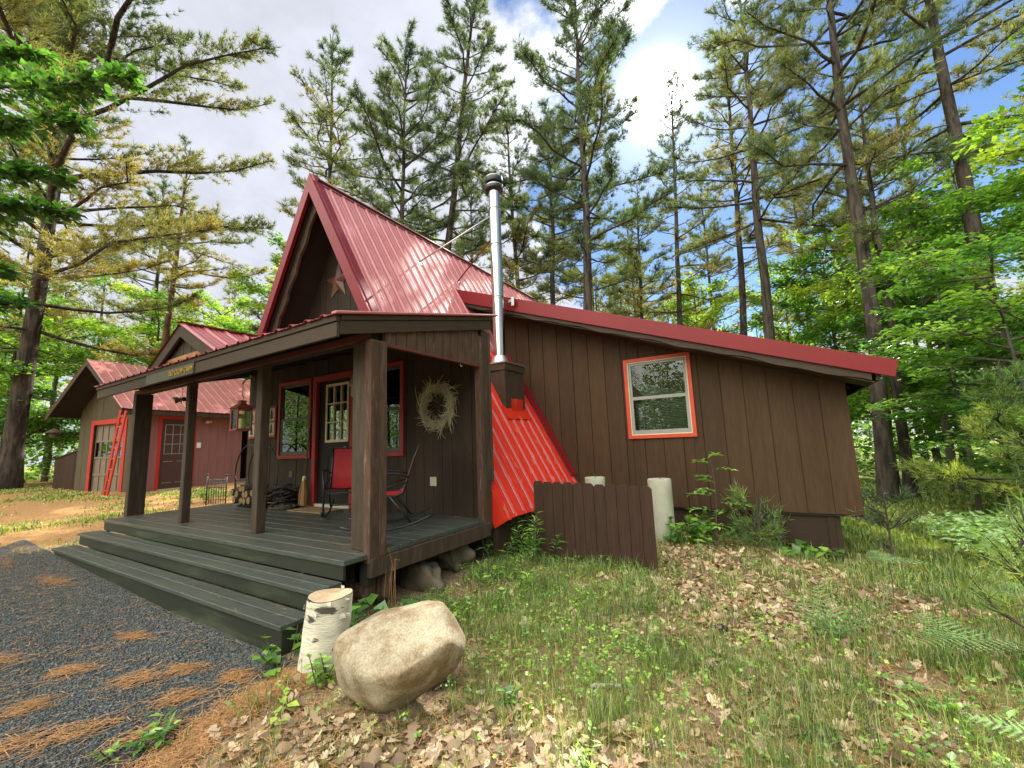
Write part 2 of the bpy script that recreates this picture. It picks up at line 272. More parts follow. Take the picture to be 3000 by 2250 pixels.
# ------------------------------------------------------------------ mesh helpers
def V3(*a): return np.array(a, float)
def unit(v): v = np.asarray(v, float); return v/np.linalg.norm(v)
class MB:
    """collects shapes; build() links them as ONE mesh object"""
    def __init__(s): s.v = []; s.f = []; s.mi = []; s.cur = 0; s.sm = []; s.smooth = False
    def add(s, vs, fs):
        o = len(s.v); s.v += [tuple(map(float, p)) for p in vs]
        for f in fs: s.f.append([i+o for i in f]); s.mi.append(s.cur); s.sm.append(s.smooth)
    def prism(s, poly, vec):
        poly = [V3(*p) for p in poly]; vec = V3(*vec); n = len(poly)
        nrm = sum((np.cross(poly[i]-poly[0], poly[(i+1) % n]-poly[0]) for i in range(n)), V3(0, 0, 0))
        if nrm @ vec > 0: poly = poly[::-1]
        vs = poly + [p+vec for p in poly]
        s.add(vs, [list(range(n)), list(range(2*n-1, n-1, -1))] + [[(i+1) % n, i, i+n, (i+1) % n+n] for i in range(n)])
    def box(s, x0, x1, y0, y1, z0, z1):
        s.prism([(x0, y0, z0), (x1, y0, z0), (x1, y1, z0), (x0, y1, z0)], (0, 0, z1-z0))
    def bar(s, p, q, w, h, up=(0, 0, 1)):
        """rectangular bar from p to q, w across, h along up"""
        p = V3(*p); q = V3(*q); d = unit(q-p); a = np.cross(d, V3(*up))
        a = unit(a) if np.linalg.norm(a) > 1e-6 else unit(np.cross(d, V3(0, 1, 0))); b = np.cross(a, d)
        a = a*w/2; b = b*h/2
        s.prism([p-a-b, p+a-b, p+a+b, p-a+b], q-p)
    def tube(s, path, r, n=8, caps=True):
        path = [V3(*p) for p in path]; m = len(path)
        r = [r]*m if isinstance(r, (int, float)) else r
        vs = []; ref = V3(0.13, 0.21, 0.97); fs = []
        prev = None
        for i in range(m):
            d = unit(path[min(i+1, m-1)]-path[max(i-1, 0)])
            if prev is None:
                a = np.cross(d, ref); a = unit(a) if np.linalg.norm(a) > 0.05 else unit(np.cross(d, V3(1, 0, 0)))
            else: a = unit(prev-d*(prev@d))
            prev = a; b = np.cross(d, a)
            for k in range(n):
                t = 2*math.pi*k/n; vs.append(path[i]+r[i]*(a*math.cos(t)+b*math.sin(t)))
        for i in range(m-1):
            for k in range(n):
                k2 = (k+1) % n; fs.append([i*n+k, i*n+k2, (i+1)*n+k2, (i+1)*n+k])
        if caps: fs += [list(range(n))[::-1], [(m-1)*n+k for k in range(n)]]
        sm = s.smooth; s.smooth = n > 5; s.add(vs, fs); s.smooth = sm
    def lathe(s, c, prof, n=24, cap=True):
        """prof: (r, z) pairs upward, about the vertical through c"""
        vs = []; fs = []
        for r, z in prof:
            for k in range(n):
                t = 2*math.pi*k/n; vs.append((c[0]+r*math.cos(t), c[1]+r*math.sin(t), c[2]+z))
        m = len(prof)
        for i in range(m-1):
            for k in range(n):
                k2 = (k+1) % n; fs.append([i*n+k, i*n+k2, (i+1)*n+k2, (i+1)*n+k])
        sm = s.smooth; s.smooth = True; s.add(vs, fs); s.smooth = False
        if cap: s.add([vs[(m-1)*n+k] for k in range(n)], [list(range(n))]); s.add([vs[k] for k in range(n)], [list(range(n))[::-1]])
        s.smooth = sm
    def build(s, name, mats, parent=None, bevel=0.0):
        org = ORG.get(parent.name, V3(0, 0, 0)) if parent is not None else V3(0, 0, 0)
        me = bpy.data.meshes.new(name)
        v = np.array(s.v)
        o0 = None
        if parent is None:
            lo = v.min(0); hi = v.max(0); o0 = V3((lo[0]+hi[0])/2, (lo[1]+hi[1])/2, lo[2]); org = o0
        me.from_pydata([tuple(p) for p in (v-org)], [], s.f)
        for m in (mats if isinstance(mats, (list, tuple)) else [mats]): me.materials.append(M[m])
        me.polygons.foreach_set('material_index', s.mi); me.polygons.foreach_set('use_smooth', s.sm); me.update()
        o = bpy.data.objects.new(name, me); C.objects.link(o)
        if parent is not None: o.parent = parent
        if o0 is not None: o.location = o0
        ORG[o.name] = org
        if bevel:
            b = o.modifiers.new('bevel', 'BEVEL'); b.width = bevel; b.segments = 1; b.limit_method = 'ANGLE'; b.angle_limit = rad(40)
        return o
ORG = {}
def tag(o, label=None, cat=None, group=None, kind=None):
    if label: o['label'] = label
    if cat: o['category'] = cat
    if group: o['group'] = group
    if kind: o['kind'] = kind
    return o
def thing(name, label, cat, loc=(0, 0, 0), rz=0.0, group=None, local=False):
    """Empty at the thing's base; parts are given in world coordinates, or in its own frame when local"""
    o = bpy.data.objects.new(name, None); C.objects.link(o); o.empty_display_size = 0.2
    o.location = loc; o.rotation_euler = (0, 0, rz)
    ORG[o.name] = V3(0, 0, 0) if local else V3(*loc)
    return tag(o, label, cat, group)
def copy_tree(o, parent=None):
    c = o.copy(); C.objects.link(c)
    if parent is not None: c.parent = parent
    for ch in list(o.children): copy_tree(ch, c)
    return c
def mesh_np(name, V, F, m, parent=None, tint=None, smooth=False, F2=None, org=None):
    """fast mesh from arrays; F (n,k); optional second face array; tint per vertex"""
    V = np.asarray(V, np.float64)
    if org is None:
        org = ORG.get(parent.name, V3(0, 0, 0)) if parent is not None else V3(0, 0, 0)
    me = bpy.data.meshes.new(name)
    Fs = [np.asarray(F, np.int32)] + ([np.asarray(F2, np.int32)] if F2 is not None and len(F2) else [])
    me.vertices.add(len(V)); me.vertices.foreach_set('co', (V-org).astype(np.float32).ravel())
    idx = np.concatenate([f.ravel() for f in Fs]); tot = np.concatenate([np.full(len(f), f.shape[1], np.int32) for f in Fs])
    me.loops.add(len(idx)); me.loops.foreach_set('vertex_index', idx)
    me.polygons.add(len(tot)); st = np.concatenate([[0], np.cumsum(tot)[:-1]]).astype(np.int32)
    me.polygons.foreach_set('loop_start', st); me.polygons.foreach_set('loop_total', tot)
    if smooth: me.polygons.foreach_set('use_smooth', np.ones(len(tot), bool))
    me.materials.append(M[m]); me.update(calc_edges=True)
    if tint is not None:
        a = me.attributes.new('tint', 'FLOAT', 'POINT'); a.data.foreach_set('value', np.asarray(tint, np.float32))
    o = bpy.data.objects.new(name, me); C.objects.link(o)
    if parent is not None: o.parent = parent
    else: o.location = org
    ORG[o.name] = org
    return o
# ------------------------------------------------------------------ ground
def sst(a, b, x): t = np.clip((x-a)/(b-a), 0, 1); return t*t*(3-2*t)
def gh(x, y):
    x = np.asarray(x, float); y = np.asarray(y, float)
    z = 0.02 + 0.40*sst(-2.0, -18.0, x)*1.0 - 0.27*sst(-0.9, 1.3, x)*sst(3.6, 7.6, y)
    z = z - 0.25*sst(-4, 0, x)*sst(8, 12, y)
    z = z + (0.018*np.sin(1.7*x+0.6*y)+0.015*np.sin(0.9*x-2.3*y+1)+0.010*np.sin(4.1*x+3.3*y))*sst(-7, -2.2, x)
    z = z + 0.05*np.sin(0.21*x+0.3)*np.sin(0.17*y)*sst(18, 40, np.hypot(x, y))*3
    return z
def near_gravel(x, y):                       # >0 inside the gravel drive
    edge = -2.62 + 0.10*np.sin(3*y)+0.05*np.sin(9*y+1)
    left = -9.9 + 0.35*np.sin(2.1*y) + 0.15*np.sin(6*y)
    top = 1.80 + 0.0*x
    return np.minimum(np.minimum(edge-x, x-left), top-y)
def ground():
    u = np.linspace(-1, 1, 301); g = np.sign(u)*(np.abs(u)*6.0+np.abs(u)**4*150.0)
    X, Y = np.meshgrid(g-1.6, g+2.4, indexing='ij'); n = len(u)
    Z = gh(X, Y); Z = np.where(near_gravel(X, Y) > 0.12, Z-0.012, Z)
    V = np.stack([X.ravel(), Y.ravel(), Z.ravel()], 1)
    i = np.arange(n-1); I, J = np.meshgrid(i, i, indexing='ij'); a = (I*n+J).ravel()
    F = np.stack([a, a+n, a+n+1, a+1], 1)
    m = bpy.data.materials.new('forest_soil'); m.use_nodes = True; M['forest_soil'] = m
    nt = m.node_tree; b = nt.nodes['Principled BSDF']; N = nt.nodes.new; L = nt.links.new; b.inputs['Roughness'].default_value = 0.95; b.inputs['Specular IOR Level'].default_value = 0.1
    tc = N('ShaderNodeTexCoord')
    def noise(s, d=6, r=0.65, off=(0, 0, 0)):
        q = N('ShaderNodeTexNoise'); q.inputs['Scale'].default_value = s; q.inputs['Detail'].default_value = d; q.inputs['Roughness'].default_value = r
        mp = N('ShaderNodeMapping'); mp.inputs['Location'].default_value = off; L(tc.outputs['Object'], mp.inputs[0]); L(mp.outputs[0], q.inputs['Vector']); return q.outputs['Fac']
    def ramp(src, a0, b0):
        q = N('ShaderNodeMapRange'); q.interpolation_type = 'SMOOTHSTEP'; q.inputs[1].default_value = a0; q.inputs[2].default_value = b0; L(src, q.inputs[0]); return q.outputs[0]
    def mix(f, A, B):
        q = N('ShaderNodeMix'); q.data_type = 'RGBA'; L(f, q.inputs['Factor'])
        for nm, c in (('A', A), ('B', B)):
            if isinstance(c, tuple): q.inputs[nm].default_value = (*c, 1)
            else: L(c, q.inputs[nm])
        return q.outputs['Result']
    def add(a1, b1):
        q = N('ShaderNodeMath'); q.operation = 'ADD'
        for k, c in enumerate((a1, b1)):
            if isinstance(c, float): q.inputs[k].default_value = c
            else: L(c, q.inputs[k])
        return q.outputs[0]
    sx = N('ShaderNodeSeparateXYZ'); L(tc.outputs['Object'], sx.inputs[0])
    c = mix(ramp(noise(14), 0.35, 0.65), (0.17, 0.115, 0.066), (0.32, 0.235, 0.145))
    c = mix(ramp(noise(55, 4), 0.52, 0.66), c, (0.44, 0.34, 0.21))
    att = N('ShaderNodeAttribute'); att.attribute_name = 'needle'
    c = mix(ramp(add(att.outputs['Fac'], add(noise(3.5, 8), -0.5)), 0.30, 0.62), c, mix(ramp(noise(30, 5), 0.4, 0.6), (0.30, 0.155, 0.060), (0.44, 0.26, 0.115)))
    att2 = N('ShaderNodeAttribute'); att2.attribute_name = 'moss'
    c = mix(ramp(add(att2.outputs['Fac'], add(noise(4.5, 8, 0.7, (5, 3, 0)), -0.5)), 0.35, 0.60), c, mix(ramp(noise(40, 4), 0.4, 0.65), (0.13, 0.16, 0.035), (0.28, 0.29, 0.075)))
    L(c, b.inputs['Base Color'])
    bp = N('ShaderNodeBump'); bp.inputs['Strength'].default_value = 0.7; bp.inputs['Distance'].default_value = 0.03; L(noise(45, 6), bp.inputs['Height']); L(bp.outputs[0], b.inputs['Normal'])
    o = mesh_np('ground', V, F, 'forest_soil', smooth=True); tag(o, kind='structure')
    nd = sst(-8.0, -10.5, X)*0.72 + 0.22*sst(-1.4, -2.6, X)*sst(2.6, 1.2, Y) + 0.25*sst(9, 13, Y)*sst(-1, 1, X)
    nd = np.clip(nd, 0, 0.8)*sst(-60, -30, X)
    ms = 0.30*sst(-3, -1.5, X)*sst(1.6, 2.8, Y) + 0.30*sst(0, 1, X)*sst(5, 8, Y) + 0.62*sst(-30, -40, X) + 0.35*sst(0.5, 1.5, X)*sst(1, 3, Y)
    for nm, ar in (('needle', nd), ('moss', ms)):
        a = o.data.attributes.new(nm, 'FLOAT', 'POINT'); a.data.foreach_set('value', np.clip(ar, 0, 1).astype(np.float32).ravel())
    # gravel drive: its own sheet just above the soil, with an uneven edge
    xs = np.linspace(-10.6, -2.3, 260); ys = np.concatenate([np.linspace(-14, -1, 60)[:-1], np.linspace(-1, 1.82, 90)])
    X, Y = np.meshgrid(xs, ys, indexing='ij'); nx, ny = X.shape
    Z = gh(X, Y) + np.where(near_gravel(X, Y) > 0.04, 0.006, -0.004)
    I, J = np.meshgrid(np.arange(nx-1), np.arange(ny-1), indexing='ij'); a = (I*ny+J).ravel()
    F = np.stack([a, a+ny, a+ny+1, a+1], 1)
    cx = (X[:-1, :-1]+X[1:, 1:])/2; cy = (Y[:-1, :-1]+Y[1:, 1:])/2
    F = F[(near_gravel(cx, cy) > 0).ravel()]
    m = bpy.data.materials.new('gravel'); m.use_nodes = True; M['gravel'] = m
    nt = m.node_tree; b = nt.nodes['Principled BSDF']; N = nt.nodes.new; L = nt.links.new; b.inputs['Roughness'].default_value = 0.85
    tc = N('ShaderNodeTexCoord'); vo = N('ShaderNodeTexVoronoi'); vo.inputs['Scale'].default_value = 105; L(tc.outputs['Object'], vo.inputs['Vector'])
    n1 = N('ShaderNodeTexNoise'); n1.inputs['Scale'].default_value = 1.6; n1.inputs['Detail'].default_value = 8; L(tc.outputs['Object'], n1.inputs['Vector'])
    r = N('ShaderNodeMapRange'); r.inputs[3].default_value = 0.45; r.inputs[4].default_value = 1.7; sp = N('ShaderNodeSeparateColor'); L(vo.outputs['Color'], sp.inputs[0]); L(sp.outputs[0], r.inputs[0])
    mx = N('ShaderNodeMix'); mx.data_type = 'RGBA'; mx.inputs['A'].default_value = (0.060, 0.066, 0.064, 1); mx.inputs['B'].default_value = (0.070, 0.068, 0.058, 1)
    rr = N('ShaderNodeMapRange'); rr.inputs[1].default_value = 0.45; rr.inputs[2].default_value = 0.68; L(n1.outputs['Fac'], rr.inputs[0]); L(rr.outputs[0], mx.inputs['Factor'])
    vm = N('ShaderNodeVectorMath'); vm.operation = 'SCALE'; L(mx.outputs['Result'], vm.inputs[0]); L(r.outputs[0], vm.inputs['Scale']); L(vm.outputs[0], b.inputs['Base Color'])
    bp = N('ShaderNodeBump'); bp.inputs['Strength'].default_value = 0.9; bp.inputs['Distance'].default_value = 0.015; bp.invert = True; L(vo.outputs['Distance'], bp.inputs['Height']); L(bp.outputs[0], b.inputs['Normal'])
    o = mesh_np('driveway', np.stack([X.ravel(), Y.ravel(), Z.ravel()], 1), F, 'gravel', smooth=True); tag(o, kind='structure')
ground()
# ------------------------------------------------------------------ wall, window and roof builders
rng = random.Random(7)
def boards(mb, O, U, N, u0, u1, zb, zt, w=0.25, th=0.022, gap=0.006, holes=(), lap=0.0):
    """vertical boards from u0 to u1 along U at O, standing proud along N, cut round the holes (ua, ub, za, zb)"""
    O = V3(*O); U = V3(*U); N = V3(*N)
    fb = zb if callable(zb) else (lambda u: zb); ft = zt if callable(zt) else (lambda u: zt)
    P = lambda u, z, d: O+U*u+V3(0, 0, z-O[2])+N*d
    n = max(1, round((u1-u0)/w)); w = (u1-u0)/n
    for i in range(n):
        a, b = u0+i*w+gap/2, u0+(i+1)*w-gap/2
        cuts = sorted({a, b} | {c for h in holes for c in h[:2] if a < c < b})
        t = th+rng.uniform(-0.004, 0.004)
        for p, q in zip(cuts[:-1], cuts[1:]):
            mid = (p+q)/2; seg = [(None, None)]
            hs = [h for h in holes if h[0] <= mid <= h[1]]
            if not hs: spans = [(fb(p), fb(q), ft(p), ft(q))]
            else:
                h = hs[0]; spans = [(fb(p), fb(q), h[2], h[2]), (h[3], h[3], ft(p), ft(q))]
            for z0, z1, z2, z3 in spans:
                if max(z2-z0, z3-z1) < 0.01: continue
                z2 = max(z2, z0+0.001); z3 = max(z3, z1+0.001)
                mb.prism([P(p, z0, 0), P(q, z1, lap), P(q, z3, lap), P(p, z2, 0)], N*t)
def frame(mb, x0, x1, z0, z1, y0, y1, w, wb=None):
    """rectangular ring of four butted boards in the x-z plane between y0 and y1"""
    wb = wb or w
    mb.box(x0, x0+w, y0, y1, z0, z1); mb.box(x1-w, x1, y0, y1, z0, z1)
    mb.box(x0+w, x1-w, y0, y1, z1-w, z1); mb.box(x0+w, x1-w, y0, y1, z0, z0+wb)
def window(root, x0, x1, z0, z1, y, trim, sash, tw=0.06, blind=(0.0, 1.0), bmat='blind_slat', glass='window_glass', liner=None):
    """double-hung window facing -y on the wall face y: trim ring > sash, panes, blind"""
    mb = MB(); frame(mb, x0, x1, z0, z1, y-0.032, y+0.0, tw)
    w = mb.build('window', trim, root, 0.003)
    a, b, c, d = x0+tw, x1-tw, z0+tw, z1-tw
    if liner:
        mb = MB(); frame(mb, a, b, c, d, y-0.020, y+0.05, 0.016); mb.build('liner', liner, w); a += 0.016; b -= 0.016; c += 0.016; d -= 0.016
    mz = (c+d)/2
    mb = MB(); frame(mb, a, b, mz-0.015, d, y+0.0, y+0.03, 0.04); frame(mb, a, b, c, mz+0.015, y-0.012, y-0.001, 0.045, 0.06)
    mb.build('sash', sash, w, 0.003)
    mb = MB(); mb.box(a+0.04, b-0.04, y+0.012, y+0.016, mz+0.025, d-0.04); mb.box(a+0.045, b-0.045, y-0.008, y-0.004, c+0.06, mz-0.025)
    mb.build('pane', glass, w)
    mb = MB(); zt = d-0.03; zb = d-0.03-(d-c-0.06)*blind[1]; z = zt-(d-c-0.06)*blind[0]
    while z > zb:
        mb.prism([(a+0.02, y+0.050, z), (b-0.02, y+0.050, z), (b-0.02, y+0.066, z-0.016), (a+0.02, y+0.066, z-0.016)], (0, 0.0008, 0.0008)); z -= 0.024
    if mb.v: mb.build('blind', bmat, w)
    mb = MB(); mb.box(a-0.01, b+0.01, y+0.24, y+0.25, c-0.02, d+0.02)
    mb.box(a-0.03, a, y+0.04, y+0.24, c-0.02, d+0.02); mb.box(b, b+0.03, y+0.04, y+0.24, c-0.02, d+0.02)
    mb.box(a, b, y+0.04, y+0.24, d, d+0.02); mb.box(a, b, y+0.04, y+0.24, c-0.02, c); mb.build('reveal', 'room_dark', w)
    return w
def ribbed(mb, P0, A, B, la, lb0, lb1, pitch=0.23, h=0.020, minor=True, th=0.004):
    """ribbed metal sheet: ribs run along B; A runs across them; lb0/lb1 are the start and end along B (functions of a or numbers)"""
    P0 = V3(*P0); A = unit(A); B = unit(B); Nn = unit(np.cross(A, B)); 
    if Nn[2] < 0: Nn = -Nn
    f0 = lb0 if callable(lb0) else (lambda a: lb0); f1 = lb1 if callable(lb1) else (lambda a: lb1)
    prof = []; a = 0.0
    while a < la-0.02:
        prof += [(a, 0), (a+0.018, h), (a+0.045, h), (a+0.063, 0)]
        if minor: prof += [(a+0.105, 0), (a+0.112, 0.005), (a+0.122, 0.005), (a+0.130, 0), (a+0.165, 0), (a+0.172, 0.005), (a+0.182, 0.005), (a+0.190, 0)]
        a += pitch
    prof = [p for p in prof if p[0] <= la]; prof.append((la, 0))
    up = []; dn = []
    for a, hh in prof: up.append((P0+A*a+B*f0(a)+Nn*hh, P0+A*a+B*f1(a)+Nn*hh))
    vs = [p for pr in up for p in pr]; n = len(up)
    vs2 = [p-Nn*th for p in vs]
    fs = [[2*i, 2*i+2, 2*i+3, 2*i+1] for i in range(n-1)]
    o = 2*n
    fs += [[o+2*i, o+2*i+1, o+2*i+3, o+2*i+2] for i in range(n-1)]
    fs += [[2*i+1, 2*i+3, o+2*i+3, o+2*i+1] for i in range(n-1)] + [[2*i, o+2*i, o+2*i+2, 2*i+2] for i in range(n-1)]
    mb.add(vs+vs2, fs)
def screws(mb, P0, A, B, la, rows, pitch=0.23):
    P0 = V3(*P0); A = unit(A); B = unit(B); Nn = unit(np.cross(A, B)); Nn = Nn if Nn[2] > 0 else -Nn
    a = 0.085
    while a < la:
        for r, a0 in rows:
            if a >= a0:
                c = P0+A*a+B*r; d = 0.007
                mb.prism([c-A*d-B*d, c+A*d-B*d, c+A*d+B*d, c-A*d+B*d], Nn*0.008)
        a += pitch*1.0
# ------------------------------------------------------------------ the cabin
S = 1.78; XA = -5.78; ZA = 5.71; LEN = math.hypot(1, S)
AX = V3(1/LEN, 0, -S/LEN); NX = V3(S/LEN, 0, 1/LEN)          # down the right slope, out of it
AL = V3(-1/LEN, 0, -S/LEN); NL = V3(-S/LEN, 0, 1/LEN)
def pz(y): return 2.54+0.2314*(y-2.11)                       # top of the porch roof
def cabin():
    root = thing('cabin', 'brown board A-frame cabin with red metal roof, covered porch and low side wing', 'cabin', (-5.78, 4.3, 0.1))
    # --- A-frame shell
    YB = 10.7
    mb = MB(); zr = 5.71
    ribbed(mb, (XA, 3.62, ZA), (0, 1, 0), AX, YB-3.62, 0.04, lambda a: (2.74*LEN/S if a < 0.72 else 5.16*LEN/S), 0.235)
    screws(mb, (XA, 3.62, ZA), (0, 1, 0), AX, YB-3.62, [(0.9, 0.0), (1.75, 0.0), (2.5, 0.0)], 0.235)
    mb.build('metal_roof', 'red_roof', root)
    mb = MB(); ribbed(mb, (XA, YB, ZA), (0, -1, 0), AL, YB-3.62, 0.04, lambda a: (2.74*LEN/S if a > YB-3.62-0.72 else 5.16*LEN/S), 0.235)
    mb.build('metal_roof', 'red_roof', root)
    mb = MB()
    for A, Nn in ((AX, NX), (AL, NL)):     # roof deck below the sheets, dark underside
        P = lambda y, s, d: V3(XA, y, ZA)+A*s-Nn*d
        mb.prism([P(3.66, 0.0, 0.012), P(YB-0.03, 0.0, 0.012), P(YB-0.03, 2.72*LEN/S, 0.012), P(3.66, 2.72*LEN/S, 0.012)], -Nn*0.10)
        mb.prism([P(4.36, 2.72*LEN/S, 0.012), P(YB-0.03, 2.72*LEN/S, 0.012), P(YB-0.03, 5.10*LEN/S, 0.012), P(4.36, 5.10*LEN/S, 0.012)], -Nn*0.10)
    mb.build('roof_deck', 'dark_wood', root)
    mb = MB()      # ridge cap
    for A, Nn in ((AX, NX), (AL, NL)):
        p = V3(XA, 3.58, ZA)+V3(0, 0, 0.03)
        mb.prism([p-Nn*0.0, p+V3(0, YB-3.56, 0), p+V3(0, YB-3.56, 0)+A*0.17, p+A*0.17], Nn*0.006)
    mb.build('ridge_cap', 'red_roof', root)
    for A, Nn, nm in ((AX, NX, 'r'), (AL, NL, 'l')):
        mb = MB(); p = V3(XA, 3.56, ZA+0.012); e = 2.80*LEN/S
        q = p+A*e
        mb.prism([p+V3(0, 0, 0.02)+Nn*0.0, q+Nn*0.02, q-Nn*0.135, p-V3(0, 0, 0.30)], (0, 0.055, 0))
        mb.prism([p+V3(0, 0.056, 0.025)+Nn*0.003, q+V3(0, 0.056, 0)+Nn*0.022, q+V3(0, 0.056, 0)+Nn*0.028, p+V3(0, 0.056, 0.031)+Nn*0.003], (0, 0.12, 0))
        mb.build('rake_trim', 'red_fascia', root, 0.008)
        mb = MB()      # rough live-edged board under the rake
        n = 26
        for i in range(n):
            s0 = 0.35+(e-0.4)*i/n; s1 = 0.35+(e-0.4)*(i+1)/n
            d0 = 0.235+0.02*math.sin(i*1.3)+0.012*math.sin(i*3.1); d1 = 0.235+0.02*math.sin((i+1)*1.3)+0.012*math.sin((i+1)*3.1)
            P = lambda s, d: V3(XA, 3.70, ZA)+A*s-Nn*d
            mb.prism([P(s0, 0.115), P(s1, 0.115), P(s1, d1), P(s0, d0)], (0, 0.04, 0))
        mb.build('barge_board', 'rough_wood', root)
    # --- gable wall above the porch roof and the back wall of the porch (one plane, y = 4.25)
    zg = lambda u: ZA-0.14-S*abs(u)
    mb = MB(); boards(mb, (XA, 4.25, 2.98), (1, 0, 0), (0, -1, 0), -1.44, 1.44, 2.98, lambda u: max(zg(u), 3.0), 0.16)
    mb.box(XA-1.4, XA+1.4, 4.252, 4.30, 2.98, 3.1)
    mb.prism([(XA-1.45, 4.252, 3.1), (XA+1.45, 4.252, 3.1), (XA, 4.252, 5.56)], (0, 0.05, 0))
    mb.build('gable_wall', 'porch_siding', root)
    holes = [(-7.44, -6.61, 1.37, 2.59), (-6.36, -5.50, 0.56, 2.55), (-5.28, -4.45, 1.37, 2.59)]
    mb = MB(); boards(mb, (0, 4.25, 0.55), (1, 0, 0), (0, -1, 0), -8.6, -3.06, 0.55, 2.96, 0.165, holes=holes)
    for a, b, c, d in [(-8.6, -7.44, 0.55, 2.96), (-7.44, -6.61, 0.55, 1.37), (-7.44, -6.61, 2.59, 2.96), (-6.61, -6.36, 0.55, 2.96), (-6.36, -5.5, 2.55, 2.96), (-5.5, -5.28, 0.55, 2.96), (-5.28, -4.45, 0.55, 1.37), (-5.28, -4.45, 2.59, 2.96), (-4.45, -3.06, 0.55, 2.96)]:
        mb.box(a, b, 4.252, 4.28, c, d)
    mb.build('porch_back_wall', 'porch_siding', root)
    window(root, -7.52, -6.55, 1.31, 2.65, 4.222, 'red_trim_dark', 'sash_dark', 0.06, (0.0, 0.42))
    window(root, -5.36, -4.39, 1.31, 2.65, 4.222, 'red_trim_dark', 'sash_dark', 0.06, (0.0, 0.5))
    # front door
    mb = MB(); x0, x1, zt = -6.45, -5.41, 2.64
    mb.box(x0, x0+0.09, 4.16, 4.222, 0.555, zt); mb.box(x1-0.09, x1, 4.16, 4.222, 0.555, zt); mb.box(x0+0.09, x1-0.09, 4.16, 4.222, zt-0.09, zt)
    dr = mb.build('door', 'red_trim_dark', root, 0.004)
    mb = MB(); a, b = x0+0.09, x1-0.09; gx0, gx1, gz0, gz1 = -6.17, -5.63, 1.57, 2.47
    mb.box(a, gx0, 4.235, 4.275, 0.60, zt-0.09); mb.box(gx1, b, 4.235, 4.275, 0.60, zt-0.09); mb.box(gx0, gx1, 4.235, 4.275, gz1, zt-0.09); mb.box(gx0, gx1, 4.235, 4.275, 0.60, gz0)
    frame(mb, -6.17, -5.63, 0.72, 1.40, 4.228, 4.236, 0.06)
    mb.build('door_leaf', 'door_dark', dr)
    mb = MB(); frame(mb, gx0-0.02, gx1+0.02, gz0-0.02, gz1+0.02, 4.222, 4.234, 0.04)
    for k in (1, 2): x = gx0+(gx1-gx0)*k/3; mb.box(x-0.009, x+0.009, 4.226, 4.246, gz0+0.02, gz1-0.02)
    for k in (1, 2): z = gz0+(gz1-gz0)*k/3; mb.box(gx0+0.02, gx1-0.02, 4.2265, 4.2445, z-0.009, z+0.009)
    mb.build('window_grid', 'cream_paint', dr)
    mb = MB(); mb.box(gx0, gx1, 4.25, 4.256, gz0, gz1); mb.build('pane', 'door_glass', dr)
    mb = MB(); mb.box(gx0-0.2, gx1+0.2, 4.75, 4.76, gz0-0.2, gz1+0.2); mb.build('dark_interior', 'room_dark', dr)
    mb = MB(); mb.box(a, b, 4.17, 4.28, 0.556, 0.598); mb.build('threshold', 'ivory_plate', dr)
    mb = MB(); mb.tube([(-5.60, 4.23, 1.46), (-5.60, 4.18, 1.46)], [0.012, 0.012]); mb.lathe((-5.60, 4.17, 1.435), [(0.005, 0), (0.024, 0.01), (0.028, 0.025), (0.02, 0.045), (0.004, 0.05)], 12); mb.build('handle', 'steel_dull', dr)
    # porch lamp
    mb = MB(); mb.box(-5.33, -5.25, 4.19, 4.222, 2.52, 2.66); mb.tube([(-5.29, 4.2, 2.60), (-5.29, 4.10, 2.63), (-5.29, 4.08, 2.58)], 0.010, 6)
    mb.lathe((-5.29, 4.08, 2.36), [(0.07, 0.0), (0.075, 0.02), (0.055, 0.10), (0.03, 0.18), (0.012, 0.23)], 16)
    lp = mb.build('wall_lamp', 'galvanised', root)
    mb = MB(); mb.lathe((-5.29, 4.08, 2.20), [(0.035, 0.0), (0.052, 0.03), (0.052, 0.15), (0.045, 0.165)], 14); mb.build('lamp_glass', 'ivory_plate', lp)
    mb = MB(); mb.box(-3.925, -3.815, 4.216, 4.226, 0.915, 1.03); o = mb.build('outlet_cover', 'ivory_plate', root, 0.003)
    mb = MB(); mb.box(-7.16, -7.06, 4.216, 4.226, 1.0, 1.1); mb.build('outlet_cover', 'sash_dark', root)
    # covering boards where the A-frame edge runs behind the porch wall
    mb = MB(); mb.bar((-3.63, 4.222, 1.90), (-3.10, 4.222, 0.96), 0.02, 0.02, (0, -1, 0)); mb.build('wall_batten', 'porch_siding', root)
    # --- porch deck and steps
    mb = MB(); y = 2.245; n = 10; w = (4.235-y)/n
    for i in range(n):
        d = rng.uniform(-0.002, 0.002); e = rng.uniform(-0.008, 0.008)
        mb.box(-8.55, -3.02+e+(0.0 if i else 0.0), y+i*w+0.004, y+(i+1)*w-0.004, 0.508, 0.55+d)
    dk = mb.build('deck', 'deck_paint', root, 0.004)
    mb = MB(); mb.box(-3.045, -2.985, 2.49, 4.24, 0.355, 0.505); mb.build('rim_board', 'post_paint', root, 0.004); mb = MB(); mb.box(-8.6, -8.55, 2.3, 4.24, 0.355, 0.505); mb.build('rim_board', 'post_paint', root, 0.004)
    mb = MB()
    for i in range(6): mb.box(-8.4+i*1.04, -8.34+i*1.04, 2.5, 4.3, 0.3, 0.505)
    mb.box(-8.5, -3.06, 2.50, 2.60, 0.28, 0.505); mb.box(-8.5, -3.06, 4.24, 4.30, 0.1, 0.505)
    mb.build('deck_joist', 'dark_wood', root)
